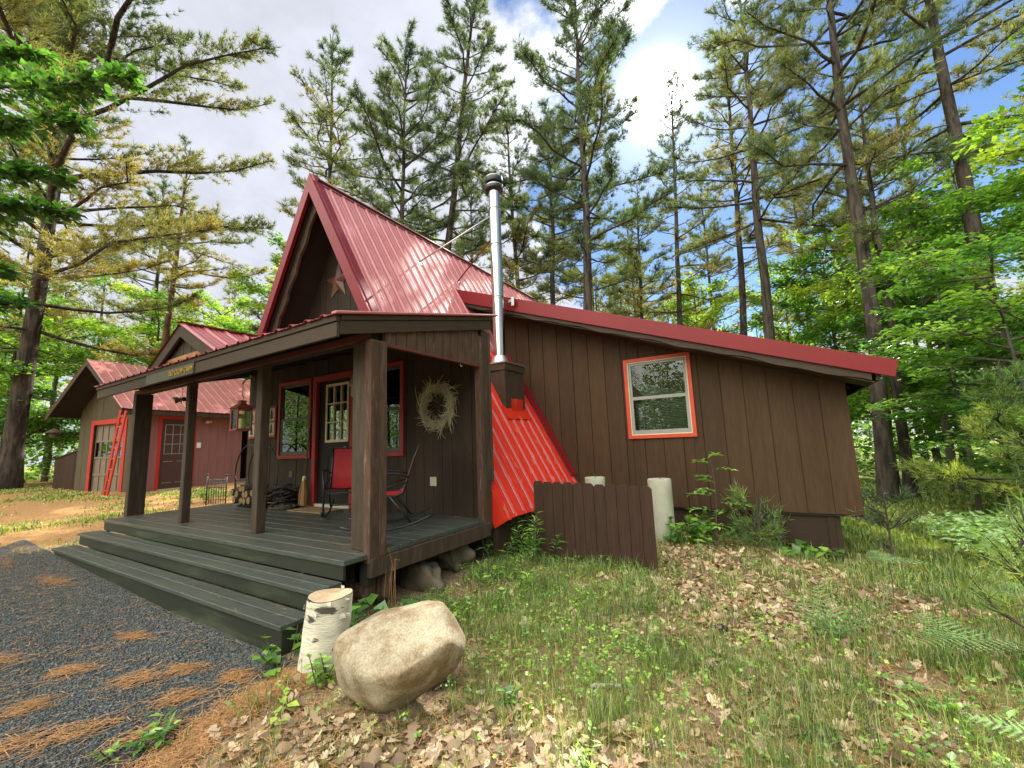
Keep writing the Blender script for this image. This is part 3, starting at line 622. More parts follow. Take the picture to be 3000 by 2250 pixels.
    mb = MB(); mb.box(-3.38, -3.08, 2.52, 2.62, 0.17, 0.30); mb.box(-3.30, -3.24, 2.52, 2.64, -0.02, 0.18); mb.box(-3.055, -2.99, 2.66, 2.72, 0.15, 0.352); mb.box(-3.14, -3.07, 2.64, 2.70, 0.13, 0.352); mb.box(-3.5, -3.2, 2.74, 2.9, -0.02, 0.28)
    mb.build('deck_pier', 'weathered_wood', root, 0.004)
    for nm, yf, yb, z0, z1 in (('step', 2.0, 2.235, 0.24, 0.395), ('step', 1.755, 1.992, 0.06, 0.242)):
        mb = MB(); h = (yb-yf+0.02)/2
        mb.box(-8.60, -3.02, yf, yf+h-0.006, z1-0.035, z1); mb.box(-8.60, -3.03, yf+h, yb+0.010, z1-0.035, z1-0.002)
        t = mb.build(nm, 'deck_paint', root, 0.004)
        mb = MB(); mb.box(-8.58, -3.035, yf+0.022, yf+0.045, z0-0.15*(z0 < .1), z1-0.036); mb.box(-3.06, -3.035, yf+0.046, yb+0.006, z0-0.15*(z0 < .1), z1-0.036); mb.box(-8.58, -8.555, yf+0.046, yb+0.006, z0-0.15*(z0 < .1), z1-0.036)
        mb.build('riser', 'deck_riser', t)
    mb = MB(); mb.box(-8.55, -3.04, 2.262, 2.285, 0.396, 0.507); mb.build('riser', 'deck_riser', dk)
    # --- posts
    for x0, x1, y0, y1 in ((-8.72, -8.60, 2.52, 2.74), (-6.88, -6.78, 2.55, 2.65), (-5.06, -4.945, 2.56, 2.665)):
        mb = MB(); mb.box(x0, x1, y0, y1, 0.551 if x0 > -8.6 else 0.3, 2.44); mb.build('post', 'post_paint', root, 0.006)
    mb = MB(); mb.box(-3.315, -3.20, 2.535, 2.65, 0.551, 2.42); mb.box(-3.195, -3.085, 2.52, 2.648, 0.551, 2.42)
    p = mb.build('post', 'post_paint', root, 0.006)
    mb = MB(); mb.box(-3.078, -2.992, 2.480, 2.572, 0.47, 2.40); mb.box(-3.066, -2.985, 2.576, 2.655, 0.507, 2.40)
    for k in range(95):                               # rough-sawn marks across the outer plank
        z = 0.56+k*0.0193+rng.uniform(-.004, .004); mb.box(-2.993, -2.9885, 2.50+rng.uniform(0, .012), 2.555+rng.uniform(-.01, .012), z, z+0.007)
    mb.build('post_facing', 'weathered_wood', p, 0.004)
    mb = MB(); mb.box(-8.72, -3.10, 2.525, 2.575, 2.425, 2.49); mb.build('beam', 'red_brown', root, 0.004)
    mb = MB(); mb.box(-8.72, -3.10, 2.58, 2.65, 2.42, 2.60); mb.build('beam', 'dark_wood', root)
    # --- porch roof
    sl = unit((0, 1, 0.2314)); x0, x1 = -8.93, -2.965
    mb = MB(); ribbed(mb, (x0, 2.09, pz(2.09)), (1, 0, 0), sl, x1-x0, 0.0, 2.42, 0.23, 0.020); mb.build('porch_metal_roof', 'red_porch_roof', root)
    mb = MB(); P = lambda x, y, d: (x, y, pz(y)-d)
    mb.prism([P(x0+.03, 2.16, 0.008), P(x1-.045, 2.16, 0.008), P(x1-.045, 4.4, 0.008), P(x0+.03, 4.4, 0.008)], (0, 0, -0.025))
    for i in range(10):
        x = -8.7+i*0.62; mb.prism([P(x, 2.17, 0.036), P(x+.05, 2.17, 0.036), P(x+.05, 4.24, 0.036), P(x, 4.24, 0.036)], (0, 0, -0.09))
    mb.build('porch_rafters', 'dark_wood', root)
    mb = MB(); mb.box(-8.88, -2.995, 2.125, 2.158, 2.352, 2.478); mb.build('fascia', 'brown_trim', root, 0.004)
    mb = MB(); mb.box(-8.90, -2.99, 2.112, 2.160, 2.4815, 2.536); mb.build('fascia', 'brown_trim', root, 0.004)
    mb = MB()      # right rake boards
    Q = lambda y, d: (-3.012, y, pz(y)-d)
    mb.prism([Q(2.162, 0.175), Q(4.38, 0.175), Q(4.38, 0.058), Q(2.162, 0.058)], (0.024, 0, 0)); mb.build('rake_board', 'brown_trim', root, 0.003)
    mb = MB(); mb.prism([Q(2.164, 0.056), Q(4.40, 0.056), Q(4.40, 0.010), Q(2.164, 0.010)], (0.034, 0, 0)); mb.build('rake_board', 'brown_trim', root, 0.003)
    mb = MB(); Q2 = lambda y, d: (-3.015, y, pz(y)+d)
    mb.prism([Q2(2.085, -0.004), Q2(4.50, -0.004), Q2(4.50, 0.022), Q2(2.085, 0.022)], (0.062, 0, 0)); mb.build('drip_edge', 'red_roof', root, 0.006)
    # right end: boards above the opening, reddish rail, corner boards
    mb = MB(); boards(mb, (-3.035, 2.66, 2.39), (0, 1, 0), (1, 0, 0), 0.0, 1.47, 2.39, lambda u: pz(2.66+u)-0.12, 0.135, 0.02, 0.012)
    mb.box(-3.06, -3.037, 2.66, 4.2, 2.39, 2.6); mb.build('porch_end_wall', 'weathered_wood', root)
    mb = MB(); mb.box(-3.04, -3.0, 2.66, 4.12, 2.362, 2.388); mb.build('end_rail', 'red_brown', root, 0.003)
    mb = MB(); mb.box(-3.06, -3.005, 4.130, 4.195, 0.50, 2.76); mb.box(-3.09, -3.062, 4.13, 4.222, 0.551, 2.80); mb.build('corner_board', 'weathered_wood', root, 0.004)
    mb = MB(); mb.box(-3.06, -3.012, 4.20, 4.315, 0.42, 2.86); mb.box(-3.04, -2.995, 4.32, 4.352, 0.97, 2.84); mb.build('corner_board', 'post_paint', root, 0.004)
    mb = MB(); mb.tube([(-3.02, 3.77, 2.362), (-3.02, 3.77, 2.335), (-3.02, 3.785, 2.325), (-3.02, 3.80, 2.335), (-3.02, 3.80, 2.345)], 0.004, 6); mb.build('hook', 'ivory_plate', root)
    # --- small gable over the steps
    xg, zg2, yf = -6.0, 3.02, 2.10; sg = 0.49/0.97; g = unit((1, 0, -sg)); g2 = unit((-1, 0, -sg))
    for d in (g, g2):
        mb = MB(); cl = lambda y: max(0.05, min(1.09, (zg2-max(pz(y), 2.545)+0.02)/(-d[2])))
        if d[0] > 0: ribbed(mb, (xg, yf, zg2), (0, 1, 0), d, 2.15, 0.02, lambda a: cl(yf+a), 0.23)
        else: ribbed(mb, (xg, yf+2.15, zg2), (0, -1, 0), d, 2.15, 0.02, lambda a: cl(yf+2.15-a), 0.23)
        mb.build('gable_roof', 'red_porch_roof', root)
        mb = MB(); p = V3(xg, yf+0.015, zg2-0.014); e = (p[2]-2.55)/(-d[2]); e2 = (p[2]-.15-2.55)/(-d[2])
        mb.prism([p, p+d*e, p-V3(0, 0, .15)+d*e2, p-V3(0, 0, 0.15)], (0, 0.035, 0)); mb.build('gable_rake', 'brown_trim', root, 0.004)
        mb = MB(); p = V3(xg, yf+0.055, zg2-0.02); q = p+d*1.03; r = V3(xg, 4.0, zg2-0.02)
        mb.prism([p, q, q+V3(0, 0.25, 0), r], (0, 0, -0.03)); mb.build('gable_soffit', 'dark_wood', root)
    mb = MB(); ribbed(mb, (xg-.06, yf-.01, zg2+.016), (1, 0, 0), (0, 1, 0), .12, 0, 2.1, 0.4, 0.012, False); mb.build('ridge_cap', 'red_porch_roof', root)
    mb = MB(); boards(mb, (xg, 2.20, 2.55), (1, 0, 0), (0, -1, 0), -0.80, 0.80, 2.53, lambda u: zg2-0.11-sg*abs(u), 0.105, 0.018, 0.008); mb.prism([(xg-.85, 2.202, 2.50), (xg+.85, 2.202, 2.50), (xg, 2.202, 2.93)], (0, 0.02, 0)); mb.build('gable_face', 'brown_trim', root)
    mb = MB(); mb.box(xg-0.58, xg+0.58, 2.165, 2.19, 2.57, 2.635); mb.build('gable_beam', 'lit_beam', root, 0.004)
    # name board on the fascia
    mb = MB(); mb.box(-6.92, -5.56, 2.108, 2.122, 2.352, 2.480); sg_ = mb.build('sign', 'sign_board', root, 0.003)
    cu = bpy.data.curves.new('lettering', 'FONT'); cu.body = 'OLD CROW CABIN'; cu.size = 0.082; cu.extrude = 0.003; cu.space_character = 1.25; cu.space_word = 1.3
    tmp = bpy.data.objects.new('lettering_tmp', cu); C.objects.link(tmp); dg = bpy.context.evaluated_depsgraph_get()
    me = bpy.data.meshes.new_from_object(tmp.evaluated_get(dg)); bpy.data.objects.remove(tmp)
    xs = np.empty(len(me.vertices)*3); me.vertices.foreach_get('co', xs); xs = xs.reshape(-1, 3)
    wd = xs[:, 0].max(); s = 0.64/wd
    P = np.stack([xs[:, 0]*s-6.215, 2.104-xs[:, 2]*1.0, xs[:, 1]*1.15+2.385], 1) - ORG[sg_.name]
    me.vertices.foreach_set('co', P.ravel()); me.materials.clear(); me.materials.append(M['sign_yellow']); me.update()
    o = bpy.data.objects.new('lettering', me); C.objects.link(o); o.parent = sg_
    # --- wing: wall at y = 6.8, shed roof falling to the right
    yw = 6.8
    wr = lambda x: 4.50-0.364*(x+5.21)            # roof top surface
    mb = MB(); boards(mb, (0, yw, 0.39), (1, 0, 0), (0, -1, 0), -4.35, 0.80, lambda u: max(0.39, ZA-S*(u-XA)-0.25), lambda u: wr(u)-0.20, 0.285, 0.020, 0.006, holes=[(-1.96, -1.06, 1.48, 2.64)], lap=0.012)
    mb.box(-4.3, -1.96, yw+.002, yw+.03, 1.9, 3.3); mb.box(-3.0, -1.96, yw+.002, yw+.03, 0.39, 1.9); mb.box(-1.06, .80, yw+.002, yw+.03, 0.39, 2.1); mb.box(-1.96, -1.06, yw+.002, yw+.03, .39, 1.48); mb.box(-1.96, -1.06, yw+.002, yw+.03, 2.64, 2.9)
    mb.prism([(-5.2, yw+.003, 3.3), (-1.06, yw+.003, 2.1), (.78, yw+.003, 2.1), (.78, yw+.003, wr(.78)-.2), (-5.2, yw+.003, wr(-5.2)-.2)], (0, .025, 0))
    mb.build('wing_wall', 'brown_siding', root)
    mb = MB(); boards(mb, (0.775, yw+.03, 0.39), (0, 1, 0), (1, 0, 0), 0.0, 4.0, 0.39, wr(0.8)-0.2, 0.285); mb.box(.75, .773, yw+.03, 10.8, .39, 2.1); mb.build('wing_end_wall', 'brown_siding', root)
    mb = MB(); boards(mb, (0, yw+0.05, -0.4), (1, 0, 0), (0, -1, 0), -3.0, 0.56, -0.45, 0.40, 0.60, 0.015, 0.006)
    for x in (-1.55, -0.72, 0.42): mb.box(x, x+0.075, yw+0.018, yw+0.034, -0.45, 0.385)
    mb.box(-3.0, .56, yw+.051, yw+.08, -.45, .40); mb.box(0.535, .56, yw+.08, 10.7, -.45, .40)
    mb.build('skirting', 'brown_skirt', root)
    mb = MB(); mb.box(-3.0, 0.79, yw+0.0, 10.75, 0.36, 0.388); mb.build('wing_floor_edge', 'dark_wood', root)
    window(root, -2.02, -1.0, 1.42, 2.70, yw-0.024, 'orange_trim', 'sash_grey', 0.055, (0.0, 0.97), glass='dull_glass', liner='cream_paint')
    # wing roof
    xr = 1.19; d = unit((1, 0, -0.364)); x0 = -5.25; Lr = (xr-x0)/d[0]
    mb = MB(); ribbed(mb, (x0, 6.26, wr(x0)), (0, 1, 0), d, 4.5, 0.0, Lr, 0.23); mb.build('wing_metal_roof', 'red_roof', root)
    P = lambda x, dz, y=6.27: (x, y, wr(x)-dz)
    mb = MB(); mb.prism([P(x0-.02, 0.225, 6.24), P(xr, 0.175, 6.24), P(xr+.045, -0.03, 6.24), P(x0-.02, -0.03, 6.24)], (0, 0.022, 0)); mb.prism([P(x0, -0.022, 6.262), P(xr+.04, -0.022, 6.262), P(xr+.04, -0.03, 6.262), P(x0, -0.03, 6.262)], (0, .1, 0))
    mb.build('wing_fascia', 'red_fascia', root, 0.006)
    mb = MB(); n = 60
    for i in range(n):                                # brown board with a wavy edge under the red fascia
        a = x0+0.3+(xr-0.2-x0-0.3)*i/n; b = x0+0.3+(xr-0.2-x0-0.3)*(i+1)/n
        f = lambda t: 0.275+0.012*math.sin(t*5.1)+0.010*math.sin(t*11.0+1)
        mb.prism([P(a, f(a), 6.272), P(b, f(b), 6.272), P(b, .05, 6.272), P(a, .05, 6.272)], (0, 0.018, 0))
    mb.build('wing_barge_board', 'brown_trim', root)
    mb = MB(); mb.prism([P(x0+.4, 0.03, 6.30), P(xr-.02, 0.03, 6.30), P(xr-.02, 0.05, 6.30), P(x0+.4, 0.05, 6.30)], (0, 4.4, 0))
    mb.prism([P(x0+.4, 0.30, 6.295), P(xr-.18, 0.28, 6.295), P(xr-.18, 0.265, 6.295), P(x0+.4, 0.285, 6.295)], (0, yw-6.30, 0))
    for i in range(7): y = 6.95+i*.6; mb.prism([P(-.0, 0.05, y), P(xr-.15, 0.05, y), P(xr-.15, 0.17, y), P(0, 0.19, y)], (0, .045, 0))
    mb.box(xr-.16, xr-.12, 6.30, 10.7, wr(xr)-.19, wr(xr)-.02)
    mb.build('wing_soffit', 'brown_trim', root)
    # --- lower part of the right A-frame slope beside the porch: worn red panel with its flashings
    mb = MB(); s0, s1 = 2.60*LEN/S, 5.19*LEN/S
    ribbed(mb, V3(XA, 4.36, ZA)+NX*0.012, (0, 1, 0), AX, 2.44, s0, s1, 0.235); mb.build('lower_roof_panel', 'red_roof_worn', root)
    P = lambda y, s, h: V3(XA, y, ZA)+AX*s+NX*h
    mb = MB(); mb.prism([P(6.66, s0, 0.03), P(6.77, s0, 0.03), P(6.77, s1-.35, 0.03), P(6.66, s1-.35, 0.03)], NX*0.02); mb.prism([P(6.755, s0, .05), P(6.755, s1-.35, .05), P(6.755, s1-.35, .10), P(6.755, s0, .10)], (0, .018, 0)); mb.build('flashing', 'red_fascia', root)
    mb = MB(); mb.prism([P(4.335, 4.74*LEN/S, 0.035), P(4.335, 5.21*LEN/S, 0.035), P(4.335, 5.21*LEN/S, -0.17), P(4.335, 4.80*LEN/S, -0.12)], (0, 0.022, 0)); mb.prism([P(4.36, 4.74*LEN/S, .036), P(4.36, 5.21*LEN/S, .036), P(4.45, 5.21*LEN/S, .036), P(4.45, 4.74*LEN/S, .036)], NX*.004); mb.build('flashing', 'red_roof_worn', root, 0.003)
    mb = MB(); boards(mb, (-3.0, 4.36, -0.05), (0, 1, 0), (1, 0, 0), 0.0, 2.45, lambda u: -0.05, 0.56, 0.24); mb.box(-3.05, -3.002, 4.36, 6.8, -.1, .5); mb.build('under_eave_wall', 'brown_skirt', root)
    # --- stove chimney
    bx0, bx1, by0, by1 = -4.32, -3.67, 5.72, 6.30; zt = 2.74
    zr = lambda x: ZA-S*(x-XA)
    mb = MB(); boards(mb, (0, by0, zr(bx1)), (1, 0, 0), (0, -1, 0), bx0, bx1-.075, lambda u: zr(u)-0.05, zt-.12, 0.14, 0.018); boards(mb, (bx1, by0, zr(bx1)), (0, 1, 0), (1, 0, 0), .07, by1-by0, zr(bx1)-.03, zt-.12, 0.085, 0.016)
    mb.prism([(bx0, by0+.001, zr(bx0)-.1), (bx1-.001, by0+.001, zr(bx1)-.1), (bx1-.001, by0+.001, zt-.02), (bx0, by0+.001, zt-.02)], (0, by1-by0, 0))
    mb.box(bx1-.07, bx1+.022, by0-.024, by0+.065, zr(bx1)-.12, zt-.12); mb.box(bx1-.02, bx1+.02, by1-.04, by1+.01, zr(bx1)-.12, zt-.12)
    cb = mb.build('chimney_box', 'brown_trim', root, 0.003)
    mb = MB(); mb.box(bx0-.03, bx1+.035, by0-.035, by1+.03, zt-.12, zt); mb.build('box_cornice', 'brown_trim', cb, 0.004)
    mb = MB(); mb.box(bx0-.05, bx1+.05, by0-.05, by1+.05, zt, zt+.022)
    px, py = -3.93, 6.0; mb.lathe((px, py, zt+.022), [(0.23, 0.0), (0.15, 0.05), (0.118, 0.16)], 28); mb.build('chimney_flashing', 'steel_dull', cb)
    mb = MB(); mb.prism([(bx1-.02, by0-.12, zr(bx1-.02)+.03), (bx1+.10, by0-.12, zr(bx1+.10)+.03), (bx1+.10, by1+.06, zr(bx1+.10)+.03), (bx1-.02, by1+.06, zr(bx1-.02)+.03)], NX*0.02)
    mb.box(bx1+.025, bx1+.04, by0+.14, by1-.1, zr(bx1+.03)-.02, zr(bx1)+.20); mb.build('box_flashing', 'red_roof_worn', cb)
    r = 0.104; pr = []
    mb = MB(); z = zt+.10; top = 6.02
    pr = [(r, 0), (r, top-z)]
    mb.lathe((px, py, z), pr, 40, False); cp = mb.build('chimney_pipe', 'steel_shiny', root)
    for zz in (3.95, 4.93, 5.62):
        mb = MB(); mb.lathe((px, py, zz), [(r, 0), (r+.007, .003), (r+.007, .016), (r, .02), (r, .034), (r+.007, .037), (r+.007, .05), (r, .053)], 40, False); mb.build('pipe_band', 'steel_shiny', cp)
    mb = MB(); mb.lathe((px, py, 6.0), [(0.10, 0.0), (0.155, 0.01), (0.165, 0.05), (0.158, 0.085)], 32); mb.lathe((px, py, 6.085), [(0.125, 0), (0.125, 0.075)], 24)
    mb.lathe((px, py, 6.16), [(0.155, 0.0), (0.165, 0.03), (0.165, 0.085), (0.15, 0.10), (0.03, 0.11)], 32); mb.build('chimney_cap', 'black_metal', cp)
    mb = MB(); mb.lathe((px, py, 6.085), [(.166, 0), (.168, .006), (.166, .012)], 32, False); mb.lathe((px, py, 6.248), [(.166, 0), (.168, .006), (.166, .012)], 32, False); mb.build('cap_rim', 'steel_dull', cp)
    for a, z1, m in ((V3(-5.25, 5.40, 4.77), 5.52, 'steel_dull'), (V3(-5.24, 6.50, 4.75), 5.18, 'red_fascia')):
        mb = MB(); f = a+NX*0.03; mb.tube([f, (px-.09, py+(.05 if m != 'steel_dull' else -.05), z1)], 0.014, 8); mb.prism([f+V3(0, -.03, 0)-NX*.01, f+V3(0, .03, 0)-NX*.01, f+V3(0, .03, 0)-NX*.01+AX*.07, f+V3(0, -.03, 0)-NX*.01+AX*.07], NX*.012)
        mb.build('brace_rod', m, cp)
    mb = MB(); mb.box(px+.10, px+.20, 6.18, 6.24, 3.92, 3.97); mb.box(px+.17, px+.23, 6.16, 6.18, 3.84, 4.0); mb.build('pipe_bracket', 'steel_dull', cp)
    # small louvre below the upper end of the wing roof
    mb = MB()
    for i in range(6): mb.box(-3.93, -3.70, 5.0, 5.02, 2.80+i*.05, 2.83+i*.05)
    return root
CABIN = cabin()
# ------------------------------------------------------------------ the garage (own frame: u right, v back)
GC = (-16.32, 4.995, 0.0); GR = rad(10.2); cg, sg_ = math.cos(GR), math.sin(GR)
def gw(u, v, z): return (GC[0]+u*cg-v*sg_, GC[1]+u*sg_+v*cg, z)
def garage():
    root = thing('garage', 'small brown garage with faded red metal gable roof and red framed doors beyond the porch', 'garage', GC, GR, local=True)
    W = 3.41; ue, ze = 0.38, 2.86; ur, zr = -W/2, 4.52; s = (zr-ze)/(ue-ur); vf, vb = -0.75, 5.2
    zt = lambda u: zr-0.14-s*abs(u-ur)
    mb = MB(); boards(mb, (0, 0, 0.40), (1, 0, 0), (0, -1, 0), -W, 0, 0.40, lambda u: zt(u), 0.30, 0.018, 0.004, holes=[(-2.60, -0.85, 0.42, 2.56)])
    mb.prism([(-W, .001, .3), (-2.6, .001, .3), (-2.6, .001, 2.9), (-W, .001, 2.9)], (0, .04, 0)); mb.prism([(-.85, .001, .3), (0, .001, .3), (0, .001, 2.85), (-.85, .001, 2.85)], (0, .04, 0)); mb.prism([(-W, .001, 2.56), (0, .001, 2.56), (0, .001, 2.72), (ur, .001, zr-.2), (-W, .001, 2.72)], (0, .04, 0))
    mb.box(-W, 0.0, -.030, -.019, 2.78, 2.81)
    mb.build('front_wall', 'garage_front', root)
    mb = MB(); boards(mb, (0, 0.0, 0.34), (0, 1, 0), (1, 0, 0), 0.0, 3.1, 0.34, 2.74, 0.27, 0.018, 0.005, holes=[(0.46, 1.44, 0.36, 2.66)]); mb.box(-.04, -.001, 0.04, .46, .3, 2.8); mb.box(-.04, -.001, 1.44, 3.1, .3, 2.8); mb.box(-.04, -.001, .46, 1.44, 2.66, 2.8)
    mb.box(-.04, .02, 3.1, 3.13, .1, 2.8); mb.build('side_wall', 'garage_siding', root)
    mb = MB(); mb.box(-.05, -.005, 0, 3.1, -0.1, 0.34); mb.build('foundation', 'concrete', root)
    mb = MB(); mb.box(-W-.02, -W, 0.0, 5, 0.2, 2.72); mb.box(-W, -0.05, 4.9, 5, .2, 3); mb.build('back_walls', 'garage_front', root)
    for sgn in (1, -1):
        d = unit((sgn, 0, -s)); L = (ue-ur)/abs(d[0])
        mb = MB()
        if sgn > 0: ribbed(mb, (ur, vf, zr), (0, 1, 0), d, vb-vf, 0.0, L, 0.30, 0.018, False)
        else: ribbed(mb, (ur, vb, zr), (0, -1, 0), d, vb-vf, 0.0, L, 0.30, 0.018, False)
        mb.build('metal_roof', 'red_garage_roof', root)
        mb = MB(); p = V3(ur, vf+.03, zr-.015); q = p+d*(L-.03); dn = V3(0, 0, -.03)
        mb.prism([p, q, q+V3(0, vb-vf-.06, 0), p+V3(0, vb-vf-.06, 0)], dn); mb.build('roof_soffit', 'dark_wood', root)
        mb = MB(); p = V3(ur, vf+.005, zr-.012); q = p+d*(L-.01); mb.prism([p, q, q+V3(0, 0, -.15), p+V3(0, 0, -.19)], (0, .024, 0)); mb.build('rake_board', 'brown_trim', root)
    mb = MB(); mb.box(ue-.06, ue-.03, vf+.03, vb, ze-.16, ze-.02); mb.prism([(0, vf+.03, ze-.16), (ue-.06, vf+.03, ze-.16), (ue-.06, vf+.03, ze-.02), (0, vf+.03, ze+.10)], (0, .03, 0)); mb.build('eave_fascia', 'post_paint', root)
    mb = MB(); mb.box(0, ue-.06, vf+.06, vb, ze-.15, ze-.13); mb.build('eave_soffit', 'dark_wood', root)
    # overhead door
    mb = MB(); mb.box(-2.70, -2.55, -.045, -.019, .40, 2.68); mb.box(-.90, -.75, -.045, -.019, .40, 2.68); mb.box(-2.55, -.90, -.045, -.019, 2.53, 2.68)
    gd = mb.build('overhead_door', 'red_trim', root, 0.004)
    mb = MB()
    mb.box(-2.55, -.9, .06, .09, .42, 2.53); rows = 4; cols = 5
    for r in range(rows+1): z = .42+r*(2.11/rows); mb.box(-2.55, -.9, .035, .06, max(.42, z-.03), min(2.53, z+.03))
    for c in range(cols+1): u = -2.55+c*1.65/cols; mb.box(max(-2.55, u-.025), min(-.9, u+.025), .036, .061, .42, 2.53)
    mb.build('door_panel', 'garage_door_paint', gd)
    mb = MB()
    for c in range(cols): u = -2.55+c*1.65/cols; mb.box(u+.03, u+1.65/cols-.03, .05, .056, .42+2.11/rows*2+.04, .42+2.11/rows*3-.04)
    mb.build('pane', 'door_glass', gd)
    # side door
    mb = MB(); mb.box(.02, .045, .40, .50, .36, 2.72); mb.box(.02, .045, 1.40, 1.50, .36, 2.72); mb.box(.02, .045, .50, 1.40, 2.62, 2.72)
    sd = mb.build('side_door', 'red_trim', root, 0.004)
    mb = MB(); mb.box(-.03, -.01, .50, 1.40, .44, 2.62); mb.build('door_leaf', 'door_brown', sd)
    mb = MB()
    for k in range(4): v = .62+k*.22; mb.box(-.01, .002, v-.01, v+.01, 1.52, 2.44)
    for k in range(4): z = 1.52+k*.306; mb.box(-.0095, .0015, .62, 1.28, z-.01, z+.01)
    for a, b in ((.62, .88), (1.0, 1.26)):
        for z in (.62, 1.28): mb.box(-.01, .0, a, b, z-.008, z+.008)
    mb.build('door_moulding', 'steel_dull', sd)
    mb = MB(); mb.box(-.012, -.006, .63, 1.27, 1.53, 2.43); mb.build('pane', 'door_brown', sd)
    mb = MB(); mb.box(-.02, .05, .48, 1.42, .40, .44); mb.build('threshold', 'ivory_plate', sd)
    mb = MB(); mb.tube([(.02, 1.82, 2.62), (.10, 1.82, 2.58), (.12, 1.80, 2.52)], [.05, .055, .07], 10); mb.tube([(.02, 1.92, 2.62), (.08, 1.93, 2.58), (.10, 1.94, 2.54)], [.04, .04, .045], 10); mb.build('flood_lamp', 'cream_paint', root)
    mb = MB(); mb.box(.02, .06, 1.56, 1.68, 1.68, 1.86); mb.build('switch_box', 'white_enamel', root, 0.004)
    return root
garage()
# steps of split log slabs at the garage side door
t = thing('log_steps', 'two low mossy slab steps below the garage side door', 'steps', gw(0.5, 1.0, 0.2))
for (u, v0, v1, z) in ((.35, .25, 1.75, .36), (.80, .15, 1.60, .27)):
    mb = MB(); mb.prism([gw(u-.2, v0, z), gw(u+.2, v0+.05, z), gw(u+.2, v1, z), gw(u-.2, v1-.04, z)], (0, 0, -.10)); mb.build('step_slab', 'weathered_wood', t, .02)
# bin beside the garage
t = thing('storage_bin', 'dark board bin with a sloping top against the left side of the garage', 'bin', gw(-4.7, 1.0, 0.38))
a, b = -6.05, -3.55
mb = MB(); zt = lambda u: 1.50+0.42*(u-a)/(b-a)
for i in range(8):
    p, q = a+(b-a)*i/8+.003, a+(b-a)*(i+1)/8-.003
    mb.prism([gw(p, .5, .40), gw(q, .5, .40), gw(q, .5, zt(q)), gw(p, .5, zt(p))], V3(-sg_, cg, 0)*.03)
mb.build('front_panel', 'fence_wood', t)
mb = MB(); mb.prism([gw(a, .50, .38), gw(a, 1.5, .38), gw(a, 1.5, 1.5), gw(a, .5, 1.5)], V3(cg, sg_, 0)*-.03); mb.build('end_panel', 'brown_trim', t)
mb = MB(); mb.prism([gw(a-.04, .47, zt(a)+.003), gw(b, .47, zt(b)+.003), gw(b, 1.55, zt(b)+.003), gw(a-.04, 1.55, zt(a)+.003)], (0, 0, .035)); mb.build('lid', 'brown_trim', t)
mb = MB(); mb.prism([gw(a, 1.45, .38), gw(b, 1.45, .38), gw(b, 1.45, 1.8), gw(a, 1.45, 1.45)], V3(-sg_, cg, 0)*.03); mb.build('back_panel', 'fence_wood', t)
# ladder against the eave
t = thing('ladder', 'red wooden ladder leaning against the garage eave corner', 'ladder', gw(-1.0, -.45, .40))
r0 = (V3(*gw(-.38, -.62, .40)), V3(*gw(.50, -.82, 2.78))); r1 = (V3(*gw(.0, -.72, .40)), V3(*gw(.80, -.84, 2.74)))
for p, q in (r0, r1): mb = MB(); mb.bar(p, q, .035, .085, V3(cg*.5, sg_*.5, .2)); mb.build('rail', 'red_trim', t, .003)
for k in range(8):
    f = .06+.125*k; mb = MB(); mb.tube([r0[0]+(r0[1]-r0[0])*f, r1[0]+(r1[1]-r1[0])*f], .016, 8); mb.build('rung', 'orange_trim', t)
# hanging feeder below the left eave
t = thing('bird_feeder', 'small dark hanging bird feeder under the left garage eave', 'bird feeder', gw(-3.75, -.5, 2.15))
c = gw(-3.75, -.5, 2.18); mb = MB(); mb.lathe(c, [(.02, 0), (.11, .03), (.12, .14), (.10, .16)], 12); mb.build('tray', 'log_bark', t)
mb = MB(); mb.lathe(c, [(.24, .16), (.12, .25), (.02, .30)], 12); mb.build('feeder_roof', 'rough_wood', t)
mb = MB(); mb.tube([V3(*c)+V3(0, 0, .3), V3(*c)+V3(0, 0, .62)], .006, 5); mb.build('cord', 'black_metal', t)
# two ornamental iron border panels near the deck corner
for i, (p, q, lab) in enumerate((((-11.45, 4.78), (-10.98, 4.98), 'black iron border panel, the further left of the pair by the garage wall'), ((-10.95, 5.15), (-10.72, 5.33), 'black iron border panel nearer the deck, beside the white bucket'))):
    z = float(gh(*p)); t = thing('iron_border_panel', lab, 'border panel', (*p, z), 0, 'iron border panels')
    p = V3(*p, z); q = V3(*q, z)
    for w, e in ((p, .68), (q, .66)):
        mb = MB(); mb.tube([w, w+V3(0, 0, e)], .014, 8); mb.lathe(w+V3(0, 0, e-.01), [(.01, 0), (.028, .02), (.028, .04), (.005, .055)], 8); mb.build('post', 'black_metal', t)
    mb = MB()
    for h in (.12, .40, .56): mb.bar(p+V3(0, 0, h), q+V3(0, 0, h), .012, .018)
    for k in range(1, 8): w = p+(q-p)*k/8; mb.tube([w+V3(0, 0, .03), w+V3(0, 0, .60)], .007, 6)
    mb.build('grille', 'black_metal', t)
# power cable
mb = MB(); A, B = V3(*gw(-2.0, 3.5, 4.2)), V3(-9.0, 9.5, 3.6); A = V3(-27.0, 7.5, 7.6)
mb.tube([A+(B-A)*k/16-V3(0, 0, 1.2*4*(k/16)*(1-k/16)) for k in range(17)], .012, 5); tag(mb.build('power_cable', 'steel_dull'), 'thin pale overhead cable running to the back of the cabin', 'cable')
